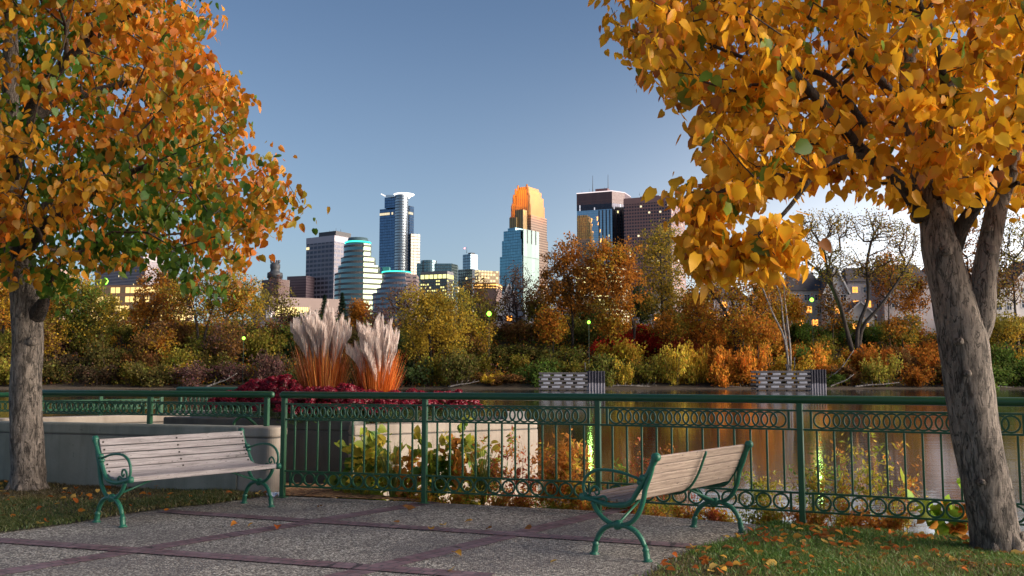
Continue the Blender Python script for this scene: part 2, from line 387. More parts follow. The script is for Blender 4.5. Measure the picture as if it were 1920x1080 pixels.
# ---------------------------------------------------------------- ground, water, near structures
POSTS = [(-2.62, 10.82), (-.954, 10.31), (.882, 9.66), (2.70, 8.83), (4.46, 8.0), (6.2, 7.1)]
FX = [-14, -2.62, -.954, .882, 2.70, 4.46, 6.2, 12, 30]; FY = [14.2, 10.82, 10.31, 9.66, 8.83, 8.0, 7.1, 3, -12]
def fence_y(x): return np.interp(x, FX, FY)
def height(x, y):
    x = np.asarray(x, float); y = np.asarray(y, float)
    d = y-fence_y(x)
    d = np.where(x < -2.05, y-24, d)
    near = -.02-np.clip((d-.12)/2.3, 0, 1)**1.1*2.6
    wob = np.sin(x*.05)*1.2+np.sin(x*.13+1)*.7
    yy = y+wob
    far = np.interp(yy, [150, 178, 182, 190, 196, 214, 222, 400, 4000], [-3, -2.0, -1.15, -.5, 1.2, 9.5, 10.5, 12, 12])
    mid = np.clip((y-60)/80, 0, 1)
    return np.where(y < 60, near, np.where(y < 150, -3.2, far))
xs = np.unique(np.concatenate([np.linspace(-4000, -300, 12), np.arange(-300, 300, 6.), np.arange(-14, 14, .2), np.linspace(300, 4000, 12)]))
ys = np.unique(np.concatenate([np.arange(-40, 4, 4.), np.arange(4, 26, .2), np.arange(26, 170, 12.), np.arange(170, 236, 1.5), np.array([250, 300, 400, 800, 1600, 4500, 9000.])]))
GX, GY = np.meshgrid(xs, ys); GZ = height(GX, GY)
GZ = np.where((GY > 183) & (GY < 236), GZ+.35*noise3(np.stack([GX, GY, GY*0], -1), .35, 3), GZ)
nx, ny = len(xs), len(ys); I = np.arange(nx*ny).reshape(ny, nx)
me = mesh_np('ground', np.stack([GX, GY, GZ], -1).reshape(-1, 3), np.stack([I[:-1, :-1], I[:-1, 1:], I[1:, 1:], I[1:, :-1]], -1).reshape(-1, 4), True)
tag(link('ground', me, M['soil']), kind='structure')
def sheet(name, pts, z, mat, kind='structure'):
    b = MB(); b.add([(p[0], p[1], z) for p in pts], [tuple(range(len(pts)))]); return tag(b.build(name, mat), kind=kind)
wv = [(-600, 26.2), (-2.2, 26.2), (-2.05, 10.6), (30, -12), (600, -12), (600, 186), (-600, 186)]
sheet('river_water', wv, -1.4, M['water'])
# plaza
pl = [(-16, -4), (7, -4), (7, 6.35), (4.46, 7.72), (2.70, 8.62)] + [(x, y+.1) for x, y in reversed(POSTS[:3])] + [(-2.95, 11.3), (-8, 12.6), (-16, 22)]
sheet('paving', pl, .004, M['paving'])
sheet('leaf_litter', [(-2.60, 10.95), (-1.0, 10.47), (-1.0, 10.62), (-2.0, 11.25), (-2.1, 11.95), (-4.8, 12.9), (-4, 11.2)], .012, M['litter'])
def band(p0, p1, w, z):
    a, b = ground(*p0), ground(*p1); d = b-a; L = np.linalg.norm(d); mb = MB()
    mb.add([(0, -w/2, 0), (L, -w/2, 0), (L, w/2, 0), (0, w/2, 0)], [(0, 1, 2, 3)])
    o = mb.build('brick_band', M['brick'], None, (a[0], a[1], z)); o.rotation_euler.z = math.atan2(d[1], d[0]); tag(o, kind='structure')
band((-150, 1100), (812, 942), .205, .008)
band((560, 1101), (1172, 953), .205, .008)
band((-300, 993), (920, 1083), .185, .012)
band((306, 960), (1320, 1027), .185, .012)
# lawns
LAWN_L = [ground(*p) for p in [(-300, 1062), (0, 1001), (130, 984), (245, 964), (330, 953), (395, 947), (455, 938), (500, 931), (528, 927)]] + [np.array([-2.95, 11.1, 0]), np.array([-6.1, 12.1, 0]), np.array([-9.5, 13.2, 0])]
LAWN_R = [ground(*p) for p in [(1080, 1250), (1150, 1130), (1215, 1085), (1262, 1052), (1300, 1035), (1400, 1003), (1452, 981)]] + [np.array([2.66, 8.68, 0]), np.array([4.46, 7.82, 0]), np.array([6.2, 6.9, 0]), np.array([7, 5, 0]), np.array([6, 3, 0])]
def inpoly(P, poly):
    x, y = P[:, 0], P[:, 1]; c = np.zeros(len(P), bool); n = len(poly)
    for i in range(n):
        x0, y0 = poly[i][0], poly[i][1]; x1, y1 = poly[i-1][0], poly[i-1][1]
        c ^= ((y0 > y) != (y1 > y)) & (x < (x1-x0)*(y-y0)/((y1-y0) or 1e-9)+x0)
    return c
def lawn(poly, dens, cols, seed, nm):
    sheet('lawn_soil', poly, .016, M['lawn_soil'])
    A = np.array([p[:2] for p in poly]); lo, hi = A.min(0), A.max(0)
    n = int(dens*np.prod(hi-lo)); P = rng.uniform(lo, hi, (n, 2)); P = P[inpoly(P+rng.normal(0, .03, P.shape), poly)]
    P = P[P[:, 1] > 4.2]; px, py = proj(np.column_stack([P, np.zeros(len(P))])); P = P[(px > -60) & (px < 1990)]
    P3 = np.column_stack([P, np.full(len(P), .014)]); n = len(P3)
    th = noise3(P3, 1.7, seed); keep = rng.random(n) < np.clip(.75+.5*th, .3, 1); P3 = P3[keep]; th = th[keep]; n = len(P3)
    Hh = rng.uniform(.02, .05, n)*(1+.35*th); a = rng.uniform(0, 6.28, n); w = rng.uniform(.003, .006, n)
    side = np.stack([np.cos(a), np.sin(a), a*0], 1)*w[:, None]; bend = rng.normal(0, .6, (n, 3))*Hh[:, None]; bend[:, 2] = 0
    mid = P3+bend*.35+np.array([0, 0, .6])*Hh[:, None]; tip = P3+bend+np.array([0, 0, 1.])*Hh[:, None]
    V = np.stack([P3-side, P3+side, mid+side*.8, mid-side*.8, tip], 1).reshape(-1, 3); b = np.arange(n)[:, None]*5
    t = np.clip((noise3(P3, 1.1, seed+5)+1)/2+rng.normal(0, .22, n), 0, .999); c = np.array(cols)[(t*len(cols)).astype(int)]*(1+rng.uniform(-.3, .3, n))[:, None]
    me = mesh_np(nm, V, [b+np.array([[0, 1, 2, 3]]), b+np.array([[3, 2, 4]])], False, np.repeat(c, 5, 0))
    tag(link('lawn_grass', me, M['grass']), 'short green and straw coloured lawn grass '+nm, 'grass', kind='stuff')
lawn(LAWN_R, 9000, [(.085, .17, .03), (.12, .23, .04), (.18, .2, .055), (.1, .2, .035), (.2, .18, .06), (.13, .1, .045)], 2, 'around the foot of the right tree')
lawn(LAWN_L, 6500, [(.09, .105, .03), (.06, .1, .022), (.15, .13, .045), (.19, .155, .06), (.1, .075, .035)], 4, 'between the left bench and the concrete wall')
# ---------------------------------------------------------------- walls
def wall_run(name, pts, z0, z1, th, mat, label, capmat=None, grooves=True, cat='wall'):
    """pts: front line of the wall (seen from the camera); thickness goes away from the camera"""
    e = empty(name, (pts[0][0], pts[0][1], z0), label, cat); o0 = np.array([pts[0][0], pts[0][1], z0])
    p = [np.array(q, float) for q in pts]; n = len(p)
    nor = []
    for i in range(n):
        d = p[min(i+1, n-1)]-p[max(i-1, 0)]; d /= np.linalg.norm(d); nor.append(np.array([-d[1], d[0]]) if d[0] > 0 else np.array([d[1], -d[0]]))
    def ring(off0, off1): return [p[i]+nor[i]*off0-o0[:2] for i in range(n)]+[p[i]+nor[i]*off1-o0[:2] for i in range(n-1, -1, -1)]
    b = MB(); b.prism(ring(0, th), 0, z1-z0-.14); b.build('wall_body', mat, e)
    b = MB(); b.prism(ring(.012, th-.012), z1-z0-.1385, z1-z0-.127); b.build('groove', M['conc_dark'], e)
    b = MB(); b.prism(ring(-.003, th+.003), z1-z0-.1265, z1-z0); ob = b.build('wall_cap', capmat or mat, e)
    m = ob.modifiers.new('b', 'BEVEL'); m.width = .018; m.segments = 2
    return e
w1 = wall_run('concrete_wall', [(-6.9, 12.34), (-5.2, 11.79), (-3.25, 11.15)], -.05, .78, .32, M['conc_grey'], 'low grey concrete wall under the ringed railing behind the left bench')
# rounded end pier
e = empty('concrete_pier', (-2.98, 11.12, 0), 'pale rounded concrete pier ending the low wall beside the railing gap', 'pier')
b = MB()
def roundpts(cx, cy, w, d, r, ang, n=6):
    out = []
    for sx, sy, a0 in ((1, -1, -90), (1, 1, 0), (-1, 1, 90), (-1, -1, 180)):
        for k in range(n+1):
            a = R(a0+90*k/n); x = sx*(w/2-r)+r*math.cos(a); y = sy*(d/2-r)+r*math.sin(a)
            out.append((cx+x*math.cos(ang)-y*math.sin(ang), cy+x*math.sin(ang)+y*math.cos(ang)))
    return out
aw = math.atan2(-.64, 1.95)
b.prism(roundpts(0, .13, .52, .36, .1, aw), -.05, .65); b.build('pier_body', M['conc_light'], e)
b = MB(); b.prism(roundpts(0, .13, .50, .34, .1, aw), .651, .659); b.build('groove', M['conc_dark'], e)
b = MB(); b.prism(roundpts(0, .13, .535, .375, .1, aw), .66, .785); o = b.build('pier_cap', M['conc_light'], e); m = o.modifiers.new('b', 'BEVEL'); m.width = .03; m.segments = 3; m.limit_method = 'ANGLE'
b = MB(); g = at(378, 893, 11.42)
for r_ in range(5):
    for c_ in range(2):
        b.box((-.08+c_*.155+(r_ % 2)*.03, 0, .04+r_*.048), (.145, .02, .042), rz=0, bev=.003)
o = b.build('brick_patch', plain('patch_brick', (.12, .07, .045), .9, var=.3), w1); o.location = (g[0]+6.9, 11.505-12.34, .05); o.rotation_euler.z = aw
# planter walls: bay painted dark as shade, then bay painted pale as sunlight in the water, mums bed behind
ln = lambda px, y: None
A0, A1, A2 = at(300, 783, 13.2), at(664, 790, 12.02), at(1008, 795, 13.6)
pA = wall_run('planter_wall', [(A0[0], A0[1]+.12), (A1[0]-.05, A1[1]+.12)], -.3, .8, .3, M['conc_dark'], 'dark concrete wall bay with painted shade behind the first railing panel')
pB = wall_run('planter_wall', [(A1[0], A1[1]), (A2[0], A2[1])], -2.2, .75, .3, M['conc_light'], 'pale concrete wall bay with painted sunlight, rising from the water behind yellow shrubs')
o = MB(); o.loft([(1.75, -.12, .75), (1.75, -.02, .75)], .045, 12); q = o.build('drain_pipe', M['conc_dark'], pA); q.location = (.9, -.55, .0)
# return walls + bed
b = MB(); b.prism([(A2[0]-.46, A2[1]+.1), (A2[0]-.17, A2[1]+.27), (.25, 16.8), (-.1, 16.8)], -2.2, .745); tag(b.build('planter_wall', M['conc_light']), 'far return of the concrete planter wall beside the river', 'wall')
b = MB(); b.prism([(-5.0, 13.5), (A1[0]-.1, A1[1]+.44), (A2[0]-.45, A2[1]+.1), (-.12, 16.7), (-5.3, 17.0)], -2.2, .66); tag(b.build('planting_bed', M['soil']), kind='structure')
# wall 2 far left
wall_run('ramp_wall', [(-9.6, 14.9), (-8.1, 15.0), (-6.5, 16.2), (-5.75, 16.8)], -.1, .70, .3, M['conc_light'], 'pale concrete ramp wall under the far left railing beyond the trunk')
wall_run('ramp_wall', [(-6.3, 17.4), (-3.6, 16.4)], -.1, .74, .3, M['conc_cap'], 'grey concrete wall under the most distant railing left of the red flowers')
# ---------------------------------------------------------------- railings
def ring_mesh(b, c, ux, uz, r, w, t, n=20):
    nrm = np.cross(ux, uz); V = []; 
    for k in range(n):
        a = 2*math.pi*k/n; d = ux*math.cos(a)+uz*math.sin(a)
        for rr, tt in ((r, -t), (r, t), (r-w, t), (r-w, -t)): V.append(c+d*rr+nrm*tt)
    Fs = [(4*k+j, 4*((k+1) % n)+j, 4*((k+1) % n)+(j+1) % 4, 4*k+(j+1) % 4) for k in range(n) for j in range(4)]
    b.add(V, Fs, False)
def railing(name, posts, label, z0=0.0, full=True, top=1.165, foot=None, lead=(0, 0), rail_r=.039, lastpost=True, group=None):
    o0 = np.array([posts[0][0], posts[0][1], z0]); e = empty(name, o0, label, 'railing', group)
    P = [np.array([x, y, z0])-o0 for x, y in posts]
    path = []
    d0 = (P[0]-P[1])/np.linalg.norm(P[0]-P[1]); d1 = (P[-1]-P[-2])/np.linalg.norm(P[-1]-P[-2])
    pts = [P[0]+d0*lead[0]]+P[1:-1]+[P[-1]+d1*lead[1]]
    pts = [p+np.array([0, 0, top-z0 if not full else top]) for p in pts]
    H = pts[0][2]
    # round ends
    a, b_ = pts[0], pts[-1]
    full_p = [a+d0*.035, a+d0*.03, a+d0*.018, a]+[q for q in pts[1:-1]]+[b_, b_+d1*.018, b_+d1*.03, b_+d1*.035]
    rr = [.3*rail_r, .62*rail_r, .9*rail_r, rail_r]+[rail_r]*(len(pts)-2)+[rail_r, .9*rail_r, .62*rail_r, .3*rail_r]
    b = MB(); b.loft(full_p, np.array(rr), 16); b.build('top_rail', M['green'], e)
    for i, p in enumerate(P):
        if i == len(P)-1 and not lastpost: continue
        b = MB(); ang = math.atan2(P[min(i+1, len(P)-1)][1]-P[max(i-1, 0)][1], P[min(i+1, len(P)-1)][0]-P[max(i-1, 0)][0])
        b.box((0, 0, (H-.03)/2), (.055, .055, H-.03), rz=ang, bev=.005)
        if full: b.box((0, 0, .008), (.1, .1, .012), rz=ang, bev=.002)
        b.build('post', M['green'], e, p)
    up = np.array([0, 0, 1.])
    for i in range(len(P)-1):
        a, c = P[i], P[i+1]; d = c-a; L = np.linalg.norm(d); d /= L; ang = math.atan2(d[1], d[0])
        b = MB(); inner = L-.055
        zs = [1.062, .886, .302, .132] if full else [H-.105, H-.262]
        for z in zs: b.box((L/2, 0, z), (inner-.002, .03, .018), bev=.002)
        sets = [(zs[0], zs[1])]+([(zs[2], zs[3])] if full else [])
        for (u, w) in sets:
            for x in (.1, L-.1): b.box((x, 0, (u+w)/2), (.022, .024, u-w-.019))
        pn = b.build('panel', M['green'], e, a); pn.rotation_euler.z = ang
        b = MB(); u, w = sets[0]; m = (u+w)/2; r = (u-w)/2-.0085; n = max(3, int(round((L-.28-2*r)/.083))); x0 = .118+r; x1 = L-.118-r
        for k in range(n+1): ring_mesh(b, np.array([x0+(x1-x0)*k/n, (.004 if k % 2 else -.004), m]), np.array([1., 0, 0]), up, r, .016, .0085, 22)
        b.build('interlaced_rings', M['green'], pn)
        if full:
            b = MB(); u, w = sets[1]; m = (u+w)/2; r = (u-w)/2-.0085; n = int(round((L-.24)/(2*r+.001))); x0 = .113+r; x1 = L-.113-r
            for k in range(n): ring_mesh(b, np.array([x0+(x1-x0)*k/(n-1), 0, m]), np.array([1., 0, 0]), up, r, .018, .010, 26)
            b.build('ring_row', M['green'], pn)
            npk = int(round(L/.15))-1
            for k in range(npk):
                x = L*(k+1)/(npk+1); b = MB(); b.box((0, 0, 0), (.019, .019, .564), bev=.002); b.build('picket', M['green'], pn, (x, 0, .594))
    return e
railing('railing', POSTS, 'long green railing with pickets and ring bands across the river edge', lead=(.02, .0))
dl = np.array([1.95, -.64])/np.linalg.norm([1.95, -.64])
q0 = np.array([-2.93, 11.24]); railing('wall_railing', [tuple(q0-dl*3.42), tuple(q0-dl*1.68), tuple(q0)], 'green ringed railing on the low wall behind the left bench', z0=.785, full=False, top=1.16, lead=(.12, .06))
railing('ramp_railing', [(-11.0, 14.95), (-9.3, 15.05), (-7.9, 15.3), (-7.0, 16.0), (-6.2, 16.62)], 'green railing on the pale ramp wall at the far left', z0=.705, full=False, top=1.07, lead=(0, .05))
railing('ramp_railing', [(-6.15, 17.42), (-4.9, 16.98), (-3.75, 16.56)], 'most distant green railing ending behind the red flowers', z0=.745, full=False, top=1.13, lead=(.05, .3))
e = MB(); p = at(462, 792, 12.6)
e.loft(smooth_path([(0, 0, -.1), (.0, 0, 0), (.1, .0, .07), (.2, 0, .03), (.32, .0, -.08)], 5), .02, 8); tag(e.build('handrail_loop', M['green'], None, (p[0]-.1, 12.4, .78)), 'small bent green handrail end behind the low wall near its pier', 'handrail')
# ---------------------------------------------------------------- benches
BL = 1.66
def bench(wmat, label, pos, ang):
    """local: x along the bench (0..BL), y = forward u, z up"""
    e = empty('park_bench', pos, label, 'bench', 'cast iron and slat park benches'); e.rotation_euler.z = ang
    I_ = M['iron']
    def Lf(b, x, uz, r, n=5, sides=10, fl=None): b.loft([(x, q[0], q[1]) for q in smooth_path([(a, c) for a, c in uz], n)], r, sides, flat=fl)
    for x in (0.0, BL):
        b = MB(); 
        # back stile, seat rail, upper cradle
        Lf(b, x, [(-.085, .785), (-.055, .72), (-.005, .64), (.05, .555), (.095, .49), (.135, .435), (.2, .405), (.34, .395), (.46, .415), (.56, .435)], [.03, .022, .02, .022, .02, .021, .022, .02, .018, .022])
        Lf(b, x+.0, [(-.066, .725), (-.03, .63), (.01, .54), (.03, .45), (.07, .355), (.13, .285), (.2, .252), (.255, .25), (.32, .255), (.39, .29), (.45, .345), (.485, .405)], [.014, .018, .02, .02, .02, .018, .02, .026, .02, .018, .019, .02])
        for (u, z, r) in ((-.085, .78, .034), (.575, .437, .031), (.255, .25, .038), (.03, .62, .026), (.055, .585, .02)):
            b.loft([(x-.026, u, z), (x-.018, u, z), (x+.018, u, z), (x+.026, u, z)], np.array([.55*r, r, r, .55*r]), 12)
        b.box((x, .255, .245), (.045, .15, .024), bev=.006)
        b.build('side_frame', I_, e)
        b = MB(); Lf(b, x, [(.03, .60), (.12, .625), (.22, .648), (.34, .66), (.45, .65), (.53, .61), (.57, .545), (.565, .48), (.535, .445)], [.011, .011, .012, .012, .013, .013, .013, .012, .014], 5, 8)
        Lf(b, x, [(.52, .452), (.50, .50), (.465, .525), (.43, .51), (.425, .475), (.45, .462), (.465, .485)], [.01, .01, .01, .01, .009, .008, .008], 5, 7)
        Lf(b, x, [(.50, .44), (.44, .44), (.38, .455), (.355, .43), (.37, .41)], [.01, .01, .01, .009, .008], 4, 7)
        b.build('armrest', I_, e)
        for u0, sg in ((0.0, 1), (.475, -1)):
            b = MB(); Lf(b, x, [(u0+sg*.24, .248), (u0+sg*.17, .243), (u0+sg*.1, .215), (u0+sg*.05, .165), (u0+sg*.025, .115)], [.016, .019, .021, .021, .02], 4, 10)
            prof = [(.0, .05), (.012, .05), (.016, .036), (.03, .03), (.05, .034), (.07, .028), (.08, .034), (.092, .034), (.1, .024), (.12, .022)]
            b.loft([(x, u0+sg*.02*(z/.12), z) for z, r in prof], np.array([r*.78 for z, r in prof]), 12)
            b.build('leg', I_, e)
    # slats
    def slat(b, u, z, tilt, w, th=.022):
        c, s = math.cos(tilt), math.sin(tilt)
        Mx = np.array([[1, 0, 0], [0, c, -s], [0, s, c]]); b.box((BL/2, u, z), (BL-.03, w, th), M=Mx, bev=.003)
    bk = MB(); bb = []
    bp = [(-.062, .748), (-.034, .678), (-.004, .608), (.03, .541), (.073, .478)]; bt = [112, 112, 114, 117, 128]
    for (u, z), tl in zip(bp, bt):
        slat(bk, u+.028, z, R(tl), .066)
        for x in (.045, BL/2, BL-.045):
            bb.append((x, u+.043, z+.004))
    ob_ = bk.build('backrest', wmat, e); q_ = MB(); q_.box((0, 0, 0), (.016, .008, .016), bev=.002); bm_ = q_.build('bolt', M['bark_dark'], mesh_only=True)
    for c_ in bb: link('bolt', bm_, None, ob_, c_)
    st = MB()
    for (u, z, tl) in ((.165, .444, -22), (.235, .432, -4), (.31, .430, 0), (.385, .433, 2), (.46, .44, 4), (.535, .45, 4)):
        slat(st, u, z, R(tl), .064)
    st.box((BL/2, .568, .438), (BL-.03, .022, .045), bev=.004)
    st.build('seat', wmat, e)
    b = MB(); b.loft([(BL/2, q[0], q[1]) for q in smooth_path([(-.085, .77), (-.052, .69), (-.015, .60), (.035, .515), (.09, .455), (.17, .415), (.3, .405), (.5, .42)], 4)], .011, 8); b.build('centre_strap', I_, e)
    for x0, x1 in ((.0, .42), (BL, BL-.42)): b = MB(); b.loft([(x0, .255, .255), (x1, .3, .40)], .011, 7); b.build('brace', I_, e)
    return e
# left bench: faces the viewer's right; right bench: mirrored across the walk
gl0, gl1 = ground(176, 984), ground(458, 941)   # rear feet
dv = (gl1-gl0)[:2]; angL = math.atan2(dv[1], dv[0]); print('left bench', gl0, gl1, np.linalg.norm(dv), math.degrees(angL))
gr0, gr1 = ground(1212, 1054), ground(1393, 999); dv = (gr1-gr0)[:2]; print('right bench', gr0, gr1, np.linalg.norm(dv), math.degrees(math.atan2(dv[1], dv[0])))
HEAD = math.atan2(1750, 1380)   # direction both benches run
def hv(a): return np.array([math.cos(a), math.sin(a), 0])
mL = (gl0+gl1)/2+hv(HEAD)*BL/2
bench(M['wood'], 'grey weathered slatted bench facing the viewer in front of the concrete wall', mL, HEAD+math.pi)
mR = (gr0+gr1)/2-hv(HEAD)*BL/2
bench(M['wood_warm'], 'bench seen from behind with brown slats beside the right lawn', mR, HEAD)
# ---------------------------------------------------------------- ribbons
def ribbons(P, W, side=None):
    n, k, _ = P.shape
    if side is None:
        a = rng.uniform(0, 6.28, n); side = np.stack([np.cos(a), np.sin(a), a*0], 1)
    W = np.broadcast_to(W, (n, k))
    L_ = P-side[:, None, :]*W[..., None]/2; R_ = P+side[:, None, :]*W[..., None]/2
    V = np.stack([L_, R_], 2).reshape(-1, 3); j = np.arange(k-1)*2
    q = np.stack([j, j+1, j+3, j+2], 1); Fq = (q[None]+(np.arange(n)*2*k)[:, None, None]).reshape(-1, 4)
    return V, Fq
def joinm(parts):
    V = []; Fq = []; T = []; b = 0
    for v, f, t in parts:
        V.append(v); Fq.append(f+b); T.append(np.broadcast_to(t, (len(v), 3))); b += len(v)
    ks = sorted({f.shape[1] for f in Fq}); return np.concatenate(V), [np.concatenate([f for f in Fq if f.shape[1] == k]) for k in ks], np.concatenate(T)
# ---------------------------------------------------------------- plume grasses
def plume_grass(label, base, h, wid, lean, seed, npl):
    e = empty('plume_grass', base, label, 'ornamental grass', 'plume grasses in the planter')
    n = 1300; a = rng.uniform(0, 6.28, n); r0 = np.sqrt(rng.random(n))*wid*.32; t = np.linspace(0, 1, 7)
    st = np.stack([np.cos(a)*r0, np.sin(a)*r0, a*0], 1); hh = h*rng.uniform(.5, .78, n); out = wid*.42*rng.uniform(.2, 1.0, n)*(r0/wid/.32+.2)
    droop = np.where(rng.random(n) < .3, rng.uniform(.1, .35, n), .02)*h
    P = st[:, None, :]+np.stack([np.cos(a)[:, None]*out[:, None]*t**1.6+lean*t*hh[:, None], np.sin(a)[:, None]*out[:, None]*t**1.6, hh[:, None]*t-droop[:, None]*t**3.2], 2)
    W = .014*(1-t*.85)[None]*rng.uniform(.6, 1.3, n)[:, None]; V, Fq = ribbons(P, W)
    c = palette(st*8, [(.62, .16, .02), (.52, .10, .015), (.66, .22, .04), (.7, .33, .09), (.38, .07, .012)], seed, 3); T = np.repeat(c, 14, 0)
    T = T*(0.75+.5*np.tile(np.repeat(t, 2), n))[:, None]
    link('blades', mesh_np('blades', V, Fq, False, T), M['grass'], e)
    pv = []
    sv = []
    for i in range(npl):
        a = rng.uniform(0, 6.28); rr = math.sqrt(rng.random()); bx = math.cos(a)*rr*wid*.26; by = math.sin(a)*rr*wid*.3
        H = h*rng.uniform(.84, 1.06)*(1-.16*rr); Lp = rng.uniform(.36, .54); top = np.array([bx+math.cos(a)*rr*wid*.25+lean*H+rng.normal(0, .03), by+math.sin(a)*rr*wid*.31, H])
        ax = np.array([math.cos(a)*rr*.2+lean*1.3+rng.normal(0, .06), math.sin(a)*rr*.22, 1.]); ax /= np.linalg.norm(ax)
        b0 = top-ax*Lp; sv.append(np.linspace(np.array([bx*.8, by*.8, 0]), b0, 7))
        m = 230; s = rng.random(m)**.8; th = rng.uniform(0, 6.28, m); w = .03*np.sin(np.pi*np.clip(s*.85+.12, 0, 1))**.7
        o = b0+ax*(s*Lp)[:, None]+np.array([math.cos(a)*.6-.22, math.sin(a)*.5, -.25])*(rr*.16+.05)*(s**2)[:, None]+np.stack([np.cos(th)*w*.25, np.sin(th)*w*.25, th*0], 1)
        dirv = np.stack([np.cos(th)*w*1.3, np.sin(th)*w*1.3, rng.uniform(.07, .13, m)], 1)+ax*.03
        tt = np.linspace(0, 1, 3); PP = o[:, None, :]+dirv[:, None, :]*tt[None, :, None]; PP[:, :, 0] += lean*.08*tt**2
        V, Fq = ribbons(PP, np.array([.006, .006, .0015])); pv.append((V, Fq, np.repeat(np.array([(.88, .77, .71)])*rng.uniform(.75, 1.15, m)[:, None], 6, 0)))
    V, Fq, T = joinm(pv); link('plumes', mesh_np('plumes', V, Fq, False, T), M['grass'], e)
    V, Fq = ribbons(np.array(sv), .006); link('stems', mesh_np('stems', V, Fq, False, np.full((len(V), 3), 1)*np.array([.5, .2, .07])), M['grass'], e)
g1, g2 = at(606, 728, 13.2), at(706, 732, 13.15)
plume_grass('larger clump of orange plume grass with white feathery tops in the planter', (g1[0], g1[1], .66), 1.66, .66, -.02, 1, 66)
plume_grass('smaller orange plume grass clump with white tops, right of the larger one', (g2[0], g2[1], .66), 1.5, .56, -.0, 2, 46)
# ---------------------------------------------------------------- chrysanthemums
def mum_meshes(seed):
    r = np.random.default_rng(seed); stems = []; fl = []; gr = []
    fv = []; n = 46
    for i in range(n):
        th = r.uniform(0, 6.28); q = math.sqrt(r.random()); x, y = .36*q*math.cos(th), .36*q*math.sin(th); z = .40-.20*q**2+r.uniform(-.04, .035)
        rad = r.uniform(.045, .08); m = 64
        d = r.normal(size=(m, 3)); d[:, 2] = np.abs(d[:, 2])*.75; d /= np.linalg.norm(d, axis=1)[:, None]; d[:, 2] *= .62
        Pp = np.array([x, y, z])+d*rad; Mx = rot_rand(m)
        v, f, t = scatter(Pp, Mx, r.uniform(.016, .026, m), QUAD_V, QUAD_F, np.array([(.25, .010, .026)])*r.uniform(.45, 1.5, m)[:, None]+np.array([.03, 0, .01])*r.random(m)[:, None])
        fv.append((v, f, t)); stems.append(np.linspace(np.array([x*.3, y*.3, 0]), np.array([x, y, z]), 3))
        v2, f2 = loft([(x, y, z-.02), (x, y, z+rad*.25), (x, y, z+rad*.42)], np.array([rad*.8, rad*.78, rad*.4]), 8)
        fv.append((np.array(v2), np.array([k for k in f2 if len(k) == 4]), np.array([.16, .008, .02])))
    V, Fq, T = joinm(fv); A = mesh_np('flowers', V, Fq, False, T)
    m = 420; d = r.normal(size=(m, 3)); d[:, 2] = np.abs(d[:, 2]); d /= np.linalg.norm(d, axis=1)[:, None]; Pp = d*np.array([.36, .36, .36])*r.uniform(.5, 1, m)[:, None]
    v, f, t = scatter(Pp, rot_rand(m), r.uniform(.03, .06, m), LANCE_V, LANCE_F, np.array([(.06, .11, .03)])*r.uniform(.5, 1.5, m)[:, None])
    v2, f2 = ribbons(np.array(stems), .006); V, Fq, T = joinm([(v, f, t), (v2, f2, np.array([.07, .11, .03]))]); Bm = mesh_np('foliage', V, Fq, False, T)
    return A, Bm
MUM = [mum_meshes(s) for s in (1, 2, 3)]
for m_ in MUM:
    for x in m_: x.materials.append(M['grass'])
spots = [(432, 13.3, .78, 'lowest crimson mum mound, leftmost above the far railing'), (470, 13.6, .95, 'crimson mum mound second from the left behind the railing'), (497, 14.2, 1.12, 'tallest crimson mum mound above the low wall railing end'), (538, 13.9, 1.2, 'crimson mum mound above the gap between the two railings'),
 (566, 12.9, .95, 'crimson mum mound left of the larger plume grass'), (600, 12.55, .95, 'crimson mum mound in front of the larger plume grass, its left half'), (640, 12.5, .98, 'crimson mum mound in front of the larger plume grass, its right half'), (672, 13.0, .95, 'crimson mum mound between the two plume grasses'),
 (690, 12.75, .85, 'crimson mum mound in front of the smaller plume grass'), (745, 12.95, .8, 'crimson mum mound just right of the smaller plume grass'), (776, 13.05, .84, 'crimson mum mound above the second railing post from the left'), (830, 13.3, .80, 'small crimson mum tuft right of the second railing post'), (858, 13.45, .80, 'rightmost small crimson mum tuft over the pale wall'),
 (515, 12.9, .7, 'low crimson mum mound filling the gap behind the rounded pier'), (555, 12.4, .65, 'low crimson mum mound seen through the rings of the first railing panel'), (725, 12.65, .62, 'low crimson mum hanging at the planter edge below the smaller grass')]
for i, (px, Y, sc, lb) in enumerate(spots):
    p = at(px, 740, Y); e = empty('chrysanthemum', (p[0], Y, .76), lb, 'flower', 'crimson chrysanthemums in the planter', rz=i*1.3); e.scale = (sc*1.15, sc*1.15, sc*1.15)
    for me in MUM[i % 3]: link(me.name.split('.')[0], me, None, e)
